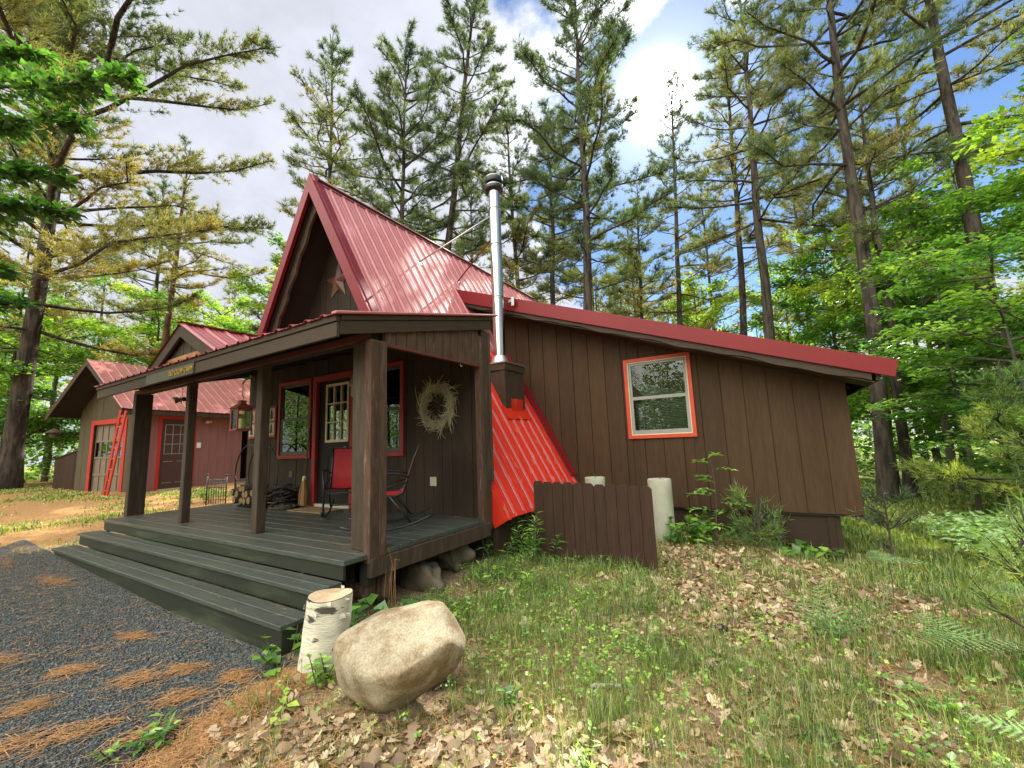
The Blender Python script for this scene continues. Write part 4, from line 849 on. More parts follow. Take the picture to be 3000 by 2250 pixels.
# ------------------------------------------------------------------ porch things
DZ = 0.552
def sling_chair(cx, cy, rz, lab):
    t = thing('rocking_chair', lab, 'rocking chair', (cx, cy, DZ), rz, 'red sling rocking chairs on the porch', local=True)
    # own frame: faces -y
    w = .26; sm = [(-.27, .41), (-.05, .375), (.17, .365), (.24, .40), (.29, .55), (.36, .76), (.41, .90)]
    th = lambda y, z, k: None
    mb = MB(); mb.smooth = True
    vs = []; fs = []; n = len(sm)
    for (y, z) in sm:
        for x in (-w, -w*.5, 0, w*.5, w): vs.append((x, y+.012*(1-(x/w)**2), z-.02*(1-(x/w)**2)))
    vs2 = [(x, y+.006, z-.006) for x, y, z in vs]
    for i in range(n-1):
        for k in range(4): a = i*5+k; fs.append([a, a+1, a+6, a+5]); fs.append([n*5+a, n*5+a+5, n*5+a+6, n*5+a+1])
    mb.add(vs+vs2, fs); mb.build('sling', 'chair_red', t)
    for s in (-1, 1):
        x = s*(w+.015)
        mb = MB(); mb.tube([(x, y, z) for y, z in sm], .013, 8); mb.build('side_rail', 'black_metal', t)
        mb = MB(); mb.tube([(x*1.04, -.46+.92*k/12+.08, .026+.19*(k/12-.42)**2*2.0) for k in range(13)], .014, 8); mb.build('rocker', 'black_metal', t)
        mb = MB(); mb.tube([(x*1.03, -.24, .06), (x*1.03, -.25, .42), (x*1.08, -.22, .58), (x*1.1, -.12, .615), (x*1.1, .18, .60), (x*1.05, .30, .56)], .012, 8); mb.build('arm', 'black_metal', t)
        mb = MB(); mb.tube([(x*1.03, .32, .09), (x*1.02, .10, .37)], .011, 8); mb.tube([(x*1.03, -.25, .40), (x*1.03, .27, .50)], .009, 6); mb.build('leg', 'black_metal', t)
    mb = MB(); mb.tube([(-w-.015, .41, .90), (w+.015, .41, .90)], .012, 8); mb.tube([(-w, -.24, .33), (w, -.24, .33)], .01, 8); mb.tube([(-w, .28, .12), (w, .28, .12)], .01, 8); mb.build('cross_bar', 'black_metal', t)
    return t
sling_chair(-4.93, 3.75, rad(46), 'red sling rocking chair in front of the cabin door, turned towards the viewer')
sling_chair(-3.80, 3.30, rad(-45), 'red sling rocking chair seen behind the thick corner post below the wreath')
# wreath
t_ = []
rr = np.random.default_rng(5)
mb = MB(); c = V3(-3.74, 4.165, 1.94)
for k in range(620):
    a = rr.uniform(0, 2*math.pi); r = rr.normal(.24, .024); ln = rr.uniform(.10, .24)*(1.4 if rr.random() < .15 else 1); y = rr.uniform(-.045, .03)
    p = c+V3(math.cos(a)*r, y, math.sin(a)*r*1.06); ta = a-math.pi/2+rr.normal(0, .30)+(-.25 if r > .24 else .1)
    d = V3(math.cos(ta), rr.normal(0, .12), math.sin(ta)); out = V3(math.cos(a), 0, math.sin(a))
    th = rr.normal(-.35, .45); d2 = V3(d[0]*math.cos(th)-d[2]*math.sin(th), d[1]+rr.normal(0, .15), d[0]*math.sin(th)+d[2]*math.cos(th)); th *= 1.9; d3 = V3(d[0]*math.cos(th)-d[2]*math.sin(th), d[1]+rr.normal(0, .2), d[0]*math.sin(th)+d[2]*math.cos(th)); q1 = p+d*ln*.35; q2 = q1+d2*ln*.35; mb.tube([p, q1, q2, q2+d3*ln*.3], [.0042, .0036, .0028, .0014], 4, False)
tag(mb.build('wreath', 'wreath_twig'), 'grapevine twig wreath hanging on the porch wall', 'wreath')
# star on the gable
t = thing('barn_star', 'flat red and tan five-pointed barn star on the gable wall', 'star', (-5.93, 4.19, 4.2))
c = V3(-5.92, 4.215, 4.20); R = .34; tip = []; 
pts = [c+V3(math.cos(rad(90+36*k))*(R if k % 2 == 0 else R*.40), 0, math.sin(rad(90+36*k))*(R if k % 2 == 0 else R*.40)) for k in range(10)]
apex = c+V3(0, -.07, 0); m1 = MB(); m2 = MB()
for k in range(10):
    m = m1 if k % 2 == 0 else m2; p, q = pts[k], pts[(k+1) % 10]; m.add([apex, p, q, c], [[0, 1, 2], [0, 2, 1]][:1]+[[3, 2, 1]])
m1.build('facet', 'star_light', t); m2.build('facet', 'star_dark', t)
# lantern on its bracket at the third post
t = thing('lantern', 'red metal candle lantern hanging from a bracket on the porch post', 'lantern', (-5.50, 2.62, 1.70))
c = V3(-5.50, 2.62, 1.70); h = .078
mb = MB(); mb.box(c[0]-h-.012, c[0]+h+.012, c[1]-h-.012, c[1]+h+.012, c[2], c[2]+.025)
for sx in (-1, 1):
    for sy in (-1, 1): mb.box(c[0]+sx*h-.009, c[0]+sx*h+.009, c[1]+sy*h-.009, c[1]+sy*h+.009, c[2]+.025, c[2]+.25)
mb.box(c[0]-h-.01, c[0]+h+.01, c[1]-h-.01, c[1]+h+.01, c[2]+.25, c[2]+.268); mb.build('cage', 'lantern_red', t, .002)
mb = MB(); z = c[2]+.268; P = lambda r, z: [(c[0]-r, c[1]-r, z), (c[0]+r, c[1]-r, z), (c[0]+r, c[1]+r, z), (c[0]-r, c[1]+r, z)]
mb.add(P(.105, z)+P(.045, z+.055), [[0, 1, 5, 4], [1, 2, 6, 5], [2, 3, 7, 6], [3, 0, 4, 7], [4, 5, 6, 7], [3, 2, 1, 0]]); mb.box(c[0]-.035, c[0]+.035, c[1]-.035, c[1]+.035, z+.055, z+.10); mb.build('cap', 'lantern_red', t)
mb = MB(); mb.tube([c+V3(0, 0, .365)+V3(math.sin(k*math.pi/8)*.03*(1 if k < 9 else -1), 0, .03-math.cos(k*math.pi/8)*.03) for k in range(17)], .004, 6); mb.tube([c+V3(0, 0, .42), c+V3(0, 0, .58)], .004, 6); mb.build('ring', 'black_metal', t)
mb = MB(); mb.lathe((c[0]-.0, c[1], c[2]+.025), [(.036, 0), (.036, .12), (.03, .125)], 16); mb.build('candle', 'candle_wax', t)
mb = MB()
for q in (-1, 1): mb.box(c[0]-h+.01, c[0]+h-.01, c[1]+q*h-.001, c[1]+q*h+.001, c[2]+.026, c[2]+.249); mb.box(c[0]+q*h-.001, c[0]+q*h+.001, c[1]-h+.01, c[1]+h-.01, c[2]+.026, c[2]+.249)
mb.build('pane', 'lantern_glass', t)
mb = MB(); mb.tube([(-5.068, 2.62, 2.12), (-5.12, 2.62, 2.26), (-5.27, 2.62, 2.34), (-5.43, 2.62, 2.32), (-5.50, 2.62, 2.285), (-5.50, 2.62, 2.27)], .008, 7); mb.box(-5.080, -5.067, 2.60, 2.64, 2.0, 2.16); tag(mb.build('lantern_bracket', 'black_metal'), 'curved black iron bracket holding the lantern on the post', 'bracket')
# quilted panel with trees
t = thing('quilt_panel', 'cream and red patchwork panel with dark pine tree blocks on the porch wall', 'wall hanging', (-8.05, 4.20, 1.70))
x0, x1, z0, z1 = -8.52, -7.60, 1.70, 2.26
mb = MB(); mb.box(x0, x1, 4.196, 4.212, z0, z1); mb.build('backing', 'quilt_red', t)
mb = MB(); nc, nr = 4, 2
for i in range(nc):
    for j in range(nr):
        a = x0+.035+i*(x1-x0-.03)/nc; b = a+(x1-x0-.03)/nc-.035; d = z0+.04+j*(z1-z0-.04)/nr; e = d+(z1-z0-.04)/nr-.04
        mb.box(a, b, 4.190, 4.1955, d, e)
mb.build('quilt_block', 'quilt_cream', t)
mb = MB()
for i in range(nc):
    for j in range(nr):
        a = x0+.035+i*(x1-x0-.03)/nc; b = a+(x1-x0-.03)/nc-.035; d = z0+.04+j*(z1-z0-.04)/nr; e = d+(z1-z0-.04)/nr-.04; m_ = (a+b)/2; w = (b-a)*.36; hh = e-d
        for k in range(3): zb = d+hh*(.18+.22*k); ww = w*(1-.24*k); mb.prism([(m_-ww, 4.1895, zb), (m_+ww, 4.1895, zb), (m_, 4.1895, zb+hh*.34)], (0, -.003, 0))
        mb.box(m_-.012, m_+.012, 4.187, 4.1895, d+.01, d+hh*.18)
mb.build('tree_patch', 'quilt_tree', t)
# firewood hoop, logs, bucket, broom, mats
t = thing('firewood_hoop', 'tall black hoop log holder standing by the porch wall', 'log rack', (-7.62, 3.92, DZ))
for y in (3.80, 4.02):
    mb = MB(); cz = DZ+.50; mb.tube([(-7.62+math.sin(rad(d))*.47, y, cz-math.cos(rad(d))*.50*(1.0 if math.cos(rad(d)) > 0 else 1.02)+.012) for d in range(0, 361, 12)], .011, 8, False); mb.build('hoop', 'black_metal', t)
mb = MB()
for x in (-7.80, -7.44): mb.tube([(x, 3.80, DZ+.055), (x, 4.02, DZ+.055)], .010, 6)
for x in (-7.85, -7.40): mb.tube([(x, 3.74, DZ+.012), (x, 4.08, DZ+.012)], .010, 6)
mb.build('foot', 'black_metal', t)
rl = random.Random(3); pos = [(-7.83, .115), (-7.70, .10), (-7.56, .10), (-7.42, .115), (-7.77, .21), (-7.63, .20), (-7.49, .21), (-7.90, .235), (-7.34, .235), (-7.70, .30), (-7.56, .30)]
labs = 'split firewood log lying in the black hoop on the porch'
for i, (x, h) in enumerate(pos):
    t = thing('firewood_log', labs, 'log', (x, 3.9, DZ+h), 0, 'firewood logs in the hoop'); r = .06; rot = rl.uniform(0, 6)
    prof = [(math.cos(rot+k*2*math.pi/7)*r*rl.uniform(.8, 1.1), math.sin(rot+k*2*math.pi/7)*r*rl.uniform(.8, 1.1)) for k in range(7)]
    y0 = 3.70+rl.uniform(-.03, .03); mb = MB(); mb.prism([(x+a, y0, DZ+h+b) for a, b in prof], (0, .40, 0)); mb.build('bark', 'log_bark', t)
    mb = MB(); mb.prism([(x+a*.93, y0-.002, DZ+h+b*.93) for a, b in prof], (0, -.004, 0)); mb.build('cut_face', 'log_end', t)
t = thing('bucket', 'pale galvanised bucket at the left end of the deck', 'bucket', (-8.16, 3.96, DZ))
mb = MB(); mb.lathe((-8.16, 3.96, DZ), [(.10, 0), (.105, .01), (.14, .25), (.147, .262), (.14, .268), (.13, .25), (.095, .02)], 24, False); mb.build('pail', 'galvanised', t)
mb = MB(); mb.tube([(-8.16+math.cos(rad(d))*.145, 3.96-.03, DZ+.25-math.sin(rad(d))*.12) for d in range(0, 181, 15)], .004, 6); mb.build('handle', 'black_metal', t)
t = thing('crate', 'dark low stack of baskets and kindling beside the firewood hoop', 'kindling', (-6.95, 4.0, DZ))
for k in range(46):
    mb = MB() if k == 0 else mb; a = rr.uniform(0, 3.14); p = V3(-6.98+rr.uniform(-.16, .16), 4.03+rr.uniform(-.10, .10), DZ+.02+.30*rr.random()**1.5); d = V3(math.cos(a), math.sin(a)*.5, rr.uniform(-.2, .2))*.17
    mb.tube([p-d, p+d], rr.uniform(.008, .02), 6)
mb.build('kindling', 'dark_wood', t)
t = thing('broom', 'straw broom leaning against the porch wall beside the door', 'broom', (-6.52, 4.05, DZ))
mb = MB(); mb.tube([(-6.50, 4.09, DZ+.40), (-6.535, 4.205, DZ+1.62)], .012, 8); mb.build('handle', 'log_bark', t)
mb = MB()
for k in range(70):
    x = rr.uniform(-1, 1); y = rr.uniform(-1, 1); b = V3(-6.49+x*.085, 4.06+y*.025, DZ+rr.uniform(.02, .05)); q = V3(-6.50+x*.018, 4.085+y*.016, DZ+.46); md = (b+q)/2+V3(x*.03, y*.01, -.03)
    mb.tube([b, md, q], [.006, .0075, .006], 4)
mb.build('bristles', 'straw', t)
mb = MB(); mb.tube([(-6.499, 4.080, DZ+.40), (-6.502, 4.09, DZ+.48)], [.034, .026], 10); mb.build('binding', 'candle_wax', t)
mb = MB(); mb.box(-6.36, -5.52, 3.72, 4.12, DZ, DZ+.014); tag(mb.build('doormat', 'mat_tan', None, .004), 'tan woven doormat in front of the cabin door', 'doormat')
t = thing('boot_tray', 'dark coiled rubber mat beside the tan doormat', 'mat', (-6.75, 3.8, DZ))
mb = MB(); mb.tube([(-6.74+math.cos(k*.5)*(.02+.012*k*.5)*1.5, 3.86+math.sin(k*.5)*(.02+.012*k*.5), DZ+.02) for k in range(34)], .02, 6); mb.build('coil', 'mat_dark', t)
# hanging ornament seen in front of the garage door
t = thing('wind_chime', 'dark hanging ornament between the two left porch posts', 'wind chime', (-7.1, 2.60, 2.0))
mb = MB(); mb.tube([(-7.14, 2.60, 2.42), (-7.14, 2.60, 2.27)], .003, 5); mb.build('cord', 'black_metal', t)
mb = MB()
for k in range(14): a = rr.uniform(0, 6.28); mb.prism([(-7.14+math.cos(a)*.02, 2.6+math.sin(a)*.02, 2.20+.01*(k % 5)), (-7.14+math.cos(a)*.11, 2.6+math.sin(a)*.11, 2.17+.02*(k % 4)), (-7.14+math.cos(a+.5)*.10, 2.6+math.sin(a+.5)*.10, 2.24)], (0, 0, .012))
mb.build('ornament', 'black_metal', t)
# ------------------------------------------------------------------ things on the ground
t = thing('fence_panel', 'low dark dog-eared picket screen standing in the grass by the wing', 'fence panel', (-1.9, 4.66, 0.0))
x0, x1, zb = -2.62, -1.19, 0.02; n = 11; w = (x1-x0)/n
for i in range(n):
    a = x0+i*w+.002; b = a+w-.004; zt = .955-.004*i+rng.uniform(-.004, .004); c = .026; y = 4.65+rng.uniform(-.003, .003)
    mb = MB(); mb.prism([(a, y, zb-.06), (b, y, zb-.06), (b, y, zt-c), (b-c, y, zt), (a+c, y, zt), (a, y, zt-c)], (0, .018, 0)); mb.build('picket', 'fence_wood', t, .002)
for z in (.22, .72): mb = MB(); mb.box(x0+.02, x1-.02, 4.672, 4.71, z, z+.085); mb.build('rail', 'fence_wood', t)
for x, lab, z1, r in ((-1.46, 'tall pale concrete pier with stains standing right of the picket screen', .86, .158), (-2.40, 'pale concrete pier whose top just shows behind the picket screen', .875, .15)):
    t = thing('concrete_pier', lab, 'pier', (x, 6.15, -.1), 0, 'concrete piers behind the picket screen')
    mb = MB(); n = 36; pr = [(r, -.15)]+[(r*(1+.006*math.sin(k*1.7)), .06+k*(z1-.08)/8) for k in range(9)]+[(r-.006, z1)]
    mb.lathe((x, 6.15, 0), pr, n); mb.build('shaft', 'concrete', t); mb = MB(); mb.tube([(x+.01, 6.15, z1), (x+.01, 6.15, z1+.05)], .006, 6); mb.build('rod', 'rough_wood', t)
def rock(name, lab, c, sz, mt, seed, rot=0.0, tilt=(0, 0), sub=5, amp=.06, boxy=.55, sculpt=None):
    me = bpy.data.meshes.new(name); import bmesh
    bm = bmesh.new(); bmesh.ops.create_icosphere(bm, subdivisions=sub, radius=1.0)
    r2 = np.random.default_rng(seed); dirs = r2.normal(size=(26, 3)); fr = r2.uniform(1.0, 4.5, 26); ph = r2.uniform(0, 6.28, 26)
    Mx = Matrix.Rotation(rot, 3, 'Z') @ Matrix.Rotation(tilt[0], 3, 'Y') @ Matrix.Rotation(tilt[1], 3, 'X')
    for v in bm.verts:
        p = np.array(v.co); e = (np.abs(p)**(2/boxy)).sum()**(-boxy/2)            # superellipsoid
        q = p*e; n = sum(np.sin(f*(d@p)+h)/f for d, f, h in zip(dirs, fr, ph))*amp*.35
        q = q*(1+n); 
        if sculpt: q = sculpt(q)
        v.co = Mx @ Vector(q*np.array(sz))
    bm.to_mesh(me); bm.free(); me.polygons.foreach_set('use_smooth', [True]*len(me.polygons)); me.materials.append(M[mt])
    o = bpy.data.objects.new(name, me); C.objects.link(o); o.location = c; return tag(o, lab, 'rock')
def bsc(q):
    q = q.copy(); x, y, z = q
    q[2] += .16*x*(1 if z > 0 else .3)          # higher right shoulder
    if z < 0: q[0] *= 1+.26*z; q[1] *= 1+.30*z  # undercut towards the ground
    if x < -.55 and z < .1: q[0] += .16*math.exp(-((z+.25)/.25)**2)   # notch low on the left
    return q
def boulder():
    import bmesh
    pts = [(-2.476, 1.776, 0.244), (-2.539, 1.855, 0.253), (-2.423, 1.916, 0.318), (-2.256, 2.012, 0.358), (-2.063, 2.126, 0.389), (-1.966, 2.183, 0.404), (-1.922, 2.214, 0.382), (-1.905, 2.231, 0.342), (-1.839, 2.294, 0.206), (-1.785, 2.214, 0.182), (-1.850, 2.194, 0.056), (-2.026, 2.103, -0.052), (-2.148, 2.046, -0.160), (-2.270, 1.978, -0.207), (-2.327, 1.939, -0.182), (-2.390, 1.889, -0.118), (-2.439, 1.853, -0.077), (-2.477, 1.816, 0.000), (-2.484, 1.792, 0.123), (-2.321, 1.750, 0.122), (-2.097, 1.738, 0.165), (-1.907, 1.790, 0.204), (-1.806, 1.877, 0.272), (-1.764, 2.041, 0.295), (-2.213, 1.787, 0.016), (-2.092, 1.833, -0.029), (-1.957, 1.914, 0.056), (-2.543, 2.089, 0.259), (-2.440, 2.138, 0.341), (-2.191, 2.284, 0.390), (-2.092, 2.346, 0.386), (-2.035, 2.401, 0.263), (-2.092, 2.390, 0.123), (-2.306, 2.283, -0.032), (-2.435, 2.206, -0.048), (-2.515, 2.144, 0.027), (-2.548, 2.100, 0.171)]
    o0 = V3(-1.93, 1.83, 0.0); dz_ = -.025; bm = bmesh.new()
    for p in pts: bm.verts.new(Vector((V3(0, 0, 1.42)+(V3(*p)-V3(0, 0, 1.42))*0.90-o0)*1.03))
    bmesh.ops.convex_hull(bm, input=bm.verts); me = bpy.data.meshes.new('boulder'); bm.to_mesh(me); bm.free(); me.materials.append(M['granite'])
    o = bpy.data.objects.new('boulder', me); C.objects.link(o); o.location = o0+V3(0, 0, dz_)
    r = o.modifiers.new('remesh', 'REMESH'); r.mode = 'VOXEL'; r.voxel_size = 0.014; r.use_smooth_shade = True
    q = o.modifiers.new('round', 'SMOOTH'); q.factor = 0.6; q.iterations = 34
    tx = bpy.data.textures.new('rock_relief', 'CLOUDS'); tx.noise_scale = 0.16; tx.noise_depth = 4
    d = o.modifiers.new('relief', 'DISPLACE'); d.texture = tx; d.strength = 0.014; d.mid_level = 0.5
    return tag(o, 'large tan granite boulder leaning beside the birch stump', 'boulder')
boulder()
rock('foundation_stone', 'rough dark stone under the deck edge, the nearer of two', (-3.18, 3.32, .10), (.20, .13, .17), 'stone_dark', 21, .3, (.1, .2), 4, .5, .7)
rock('foundation_stone', 'rough brown stone under the deck corner, set further back by the corner', (-3.22, 3.85, .17), (.16, .13, .16), 'stone_dark', 22, 1.0, (.2, 0), 4, .5, .7)
t = thing('birch_stump', 'upright birch log with peeling white bark beside the porch steps', 'birch log', (-2.64, 1.83, .0))
mb = MB(); n = 40; vs = []; fs = []; lev = 16; H = .485; ln = V3(.055, .02, 0)
for i in range(lev+1):
    z = -.06+(H+.06)*i/lev
    for k in range(n):
        a = 2*math.pi*k/n; r = .138*(1+.10*(1-i/lev)**2)*(1+.022*math.sin(3*a+1)+.018*math.sin(7*a+z*9)+.012*math.sin(13*a+z*31))
        vs.append((-2.655+ln[0]*z/H+math.cos(a)*r, 1.825+ln[1]*z/H+math.sin(a)*r, z+.008*math.sin(2*a+.5)*(i == lev)))
for i in range(lev):
    for k in range(n): fs.append([i*n+k, i*n+(k+1) % n, (i+1)*n+(k+1) % n, (i+1)*n+k])
mb.smooth = True; mb.add(vs, fs); mb.smooth = False
for k in range(26):      # peeling curls of bark
    a = rr.uniform(0, 6.28); z = rr.uniform(.04, .49); r = .142; p = V3(-2.655+ln[0]*z/H, 1.825+ln[1]*z/H, z); h = rr.uniform(.01, .03); w = rr.uniform(.1, .3)
    q = lambda aa, rad_, zz: p+V3(math.cos(aa)*rad_, math.sin(aa)*rad_, zz)
    mb.add([q(a, r, 0), q(a+w, r+rr.uniform(.006, .022), 0), q(a+w, r+rr.uniform(.004, .018), h), q(a, r, h)], [[0, 1, 2, 3], [3, 2, 1, 0]])
mb.build('bark', 'birch_bark', t)
mb = MB(); top = [V3(*vs[lev*n+k]) for k in range(n)]; cc = sum(top)/n
mb.add([cc+V3(0, 0, .004)]+[cc+(p-cc)*.965+V3(0, 0, .003) for p in top], [[0, 1+k, 1+(k+1) % n] for k in range(n)]); mb.build('cut_top', 'birch_end', t)
mb = MB(); mb.tube([(-1.06, 2.44, float(gh(-1.06, 2.44))+.02), (-.90, 2.50, float(gh(-.9, 2.5))+.025)], [.012, .010], 8); tag(mb.build('birch_stick', 'birch_stick'), 'short white birch stick lying in the foreground grass', 'stick')
mb = MB(); mb.tube([(-.30, 3.62, float(gh(-.3, 3.62))+.015), (-.08, 3.60, float(gh(-.08, 3.6))+.02), (.12, 3.70, float(gh(.12, 3.7))+.014)], [.007, .006, .004], 6); tag(mb.build('fallen_twig', 'twig_bark'), 'thin dark fallen twig lying on the leaf litter', 'twig')
c = V3(-.50, 3.52, float(gh(-.5, 3.52))+.03); mb = MB()
for i in range(9):
    for k in range(8):
        a = k*.785+i*.4; r = .030*math.sin((i+1.2)/10.5*math.pi)+.004; b = c+V3(-.055+i*.0125, 0, 0); o = V3(.008, math.cos(a)*r, math.sin(a)*r); e = V3(0, -math.sin(a), math.cos(a))*.011
        mb.prism([b+o*.3-e, b+o*.3+e, b+o+V3(.010, 0, 0)], V3(.004, 0, 0)+o*.05)
tag(mb.build('pine_cone', 'cone_scale'), 'dark pine cone lying at the edge of the leaf litter', 'pine cone')
# ------------------------------------------------------------------ vegetation helpers
UP = V3(0, 0, 1)
def nrm(a): return a/np.maximum(np.linalg.norm(a, axis=-1, keepdims=True), 1e-9)
def poly_tubes(P, R, k=4):
    """P (n,m,3) polylines, R (n,m) radii -> quads"""
    n, m, _ = P.shape
    T = np.empty_like(P); T[:, 1:-1] = P[:, 2:]-P[:, :-2]; T[:, 0] = P[:, 1]-P[:, 0]; T[:, -1] = P[:, -1]-P[:, -2]; T = nrm(T)
    ref = np.where(np.abs(T[..., 2:3]) > 0.9, V3(1, 0.1, 0), V3(0, 0, 1)); A = nrm(np.cross(T, ref)); B = np.cross(T, A)
    t = np.arange(k)*2*np.pi/k
    V = P[:, :, None, :]+R[:, :, None, None]*(A[:, :, None, :]*np.cos(t)[None, None, :, None]+B[:, :, None, :]*np.sin(t)[None, None, :, None])
    base = (np.arange(n)*m*k)[:, None, None]+(np.arange(m-1)*k)[None, :, None]+np.arange(k)[None, None, :]
    nx = (np.arange(n)*m*k)[:, None, None]+(np.arange(m-1)*k)[None, :, None]+((np.arange(k)+1) % k)[None, None, :]
    F = np.stack([base, nx, nx+k, base+k], -1).reshape(-1, 4)
    return V.reshape(-1, 3), F
def join(parts):
    Vs = []; Fs = []; o = 0
    for V, F in parts: Vs.append(V); Fs.append(F+o); o += len(V)
    return np.concatenate(Vs), np.concatenate(Fs)
def needles(rg, P, D, L, w, k):
    """k thin needle-bundle triangles at each point P fanning about direction D"""
    n = len(P); D = np.repeat(D, k, 0); P0 = np.repeat(P, k, 0)
    d = nrm(D*0.8+rg.normal(size=(n*k, 3))*0.5); s = nrm(np.cross(d, rg.normal(size=(n*k, 3))))
    L = np.repeat(L, k)*rg.uniform(.7, 1.2, n*k)
    b = P0+d*(L*0.05)[:, None]; V = np.stack([b-s*w/2, b+s*w/2, P0+d*L[:, None]], 1).reshape(-1, 3)
    return V, np.arange(n*k*3).reshape(-1, 3)
def leaves(rg, P, N, D, s, asp=0.55):
    """folded diamond leaves, 4 vertices, 2 triangles: base, left, tip, right"""
    D = nrm(D-N*(D*N).sum(-1, keepdims=True)); X = np.cross(N, D)
    s = s[:, None]; mid = P+D*s*.45
    V = np.stack([P, mid-X*s*asp*.5+N*s*.07, P+D*s-N*s*.06, mid+X*s*asp*.5+N*s*.07], 1).reshape(-1, 3)
    i = np.arange(len(P))*4; F = np.concatenate([np.stack([i, i+1, i+2], 1), np.stack([i, i+2, i+3], 1)])
    return V, F
def pine(label, x, y, H, r, h0, Lmax, seed, lean=(0, 0), dens=1.0, yellow=.3, dead=5.0, wh=.62, k=8, bark='pine_bark', nl=.22, nw=.020, nm='pine_needles', group='white pines around the cabin', side=None, up=0.0, prof=.75, bend=0.0):
    rg = np.random.default_rng(seed); z0 = float(gh(x, y))-.05
    t = thing('pine_tree', label, 'pine tree', (x, y, z0), 0, group)
    m = 15; tt = np.linspace(0, 1, m); ax = np.zeros((m, 3)); wob = rg.normal(0, .10, (m, 2)).cumsum(0)*.45*min(1, H/20)
    ax[:, 0] = x+lean[0]*tt*H+wob[:, 0]*np.minimum(1, tt*4)+bend*np.sin(tt*np.pi); ax[:, 1] = y+lean[1]*tt*H+wob[:, 1]*np.minimum(1, tt*4); ax[:, 2] = z0+tt*H
    rad_ = r*(1-tt)**.8+min(.015, r*.25); rad_[0] *= 1.35
    parts = [poly_tubes(ax[None], rad_[None], 12)]
    def at(h): return np.stack([np.interp(h, ax[:, 2]-z0, ax[:, q]) for q in range(3)], -1)
    # live branches in whorls
    hs = []; az = []
    h = h0
    while h < H-.35:
        nb = rg.integers(3, 6)
        a0 = rg.uniform(0, 6.28)
        for q in range(nb):
            if rg.random() < .10: continue
            hs.append(h+rg.normal(0, .12)); az.append(a0+q*2*np.pi/nb+rg.normal(0, .3))
        h += wh*1.35*rg.uniform(.6, 1.4)*(1-.45*(h-h0)/(H-h0))
    hs = np.clip(np.array(hs), .04, H-.2); az = np.array(az); u = (hs-h0)/(H-h0)
    L = Lmax*np.clip((1.04-u), .05, 1)**prof*rg.uniform(.35, 1.3, len(hs))*np.where(u < .25, .75+u, 1.0)
    if side is not None: L *= np.clip(.55+.75*np.cos(az-side), .3, 1.3)
    el = np.clip(.02+up+.85*u**1.3+rg.normal(0, .12, len(hs)), -.25, 1.25)
    nb = len(hs); mm = 6; s = np.linspace(0, 1, mm)
    dh = np.stack([np.cos(az), np.sin(az), np.zeros(nb)], -1)
    curv = rg.normal(.16, .12, nb)*(1-u)-.05
    BP = at(hs)[:, None, :]+dh[:, None, :]*(L*np.cos(el))[:, None, None]*s[None, :, None]
    BP[:, :, 2] += (L*np.sin(el))[:, None]*s+(L*curv)[:, None]*(1.6*s**3-.9*s)
    sidev = np.cross(dh, UP); BP += sidev[:, None, :]*(rg.normal(0, .09, (nb, mm)).cumsum(1)*s*L[:, None])[:, :, None]
    br = np.clip(.012+.013*L, .012, r*.42)
    parts.append(poly_tubes(BP, br[:, None]*(1-.85*s)[None, :]+.004, 4))
    # dead stubs below the crown
    nd = int(dead*1.5*max(0, h0-1.2))
    if nd:
        hd = rg.uniform(1.6, h0+.8, nd); ad = rg.uniform(0, 6.28, nd); Ld = rg.uniform(.3, 1.0, nd)*Lmax*.55*np.clip(hd/h0, .25, 1)
        dd = np.stack([np.cos(ad), np.sin(ad), rg.normal(-.03, .16, nd)], -1)
        DP = at(hd)[:, None, :]+dd[:, None, :]*Ld[:, None, None]*s[None, :, None]; DP[:, :, 2] += (Ld*.10)[:, None]*(s**2)[None]*rg.normal(0, 1, nd)[:, None]
        DP[:, 1:-1] += rg.normal(0, .03, (nd, mm-2, 3))
        parts.append(poly_tubes(DP, np.clip(.006+.007*Ld, 0, .03)[:, None]*(1-.8*s)[None]+.003, 3))
        ps = rg.uniform(.25, .9, (nd, 3)); q0 = (DP[:, 0:1, :]+(DP[:, -1:, :]-DP[:, 0:1, :])*ps[..., None]).reshape(-1, 3)
        tw = nrm(np.repeat(dd, 3, 0)+rg.normal(0, .7, (nd*3, 3)))*(np.repeat(Ld, 3)*.28)[:, None]
        parts.append(poly_tubes(np.stack([q0, q0+tw], 1), np.full((nd*3, 2), .005), 3))
    # twigs
    K = np.maximum(6, (L*18.0*dens).astype(int)) if H > 5 else np.maximum(6, (L*11.0*dens).astype(int)); bi = np.repeat(np.arange(nb), K); n = len(bi)
    f = np.clip(rg.beta(2.3, 1.0, n), .10, 1.0)*(mm-1); i0 = np.minimum(f.astype(int), mm-2); fr = (f-i0)[:, None]
    q0 = BP[bi, i0]*(1-fr)+BP[bi, i0+1]*fr; bd = nrm(BP[bi, i0+1]-BP[bi, i0])
    sg = rg.choice([-1, 1], n)[:, None]; lat = np.cross(bd, UP)
    tl = (.20+.22*L[bi]*(1.12-f/(mm-1)))*rg.uniform(.5, 1.25, n)
    td = nrm(bd*.7+nrm(lat)*sg*rg.uniform(.1, 1.0, (n, 1))+UP*rg.normal(.22+.30*u[bi], .30, n)[:, None])
    q1 = q0+td*tl[:, None]
    parts.append(poly_tubes(np.stack([q0, q1], 1), np.stack([np.full(n, .007), np.full(n, .003)], 1), 3))
    V, F = join(parts); mesh_np('trunk', V, F, bark, t, smooth=True)
    # needle tufts along the outer part of the twigs
    Mt = np.maximum(2, (tl/(.105 if H > 5 else .05)).astype(int)); ti = np.repeat(np.arange(n), Mt); g = rg.uniform(.25, 1.05, len(ti))[:, None]
    P = q0[ti]*(1-g)+q1[ti]*g+rg.normal(0, .03, (len(ti), 3)); D = nrm(td[ti]+UP*.25)
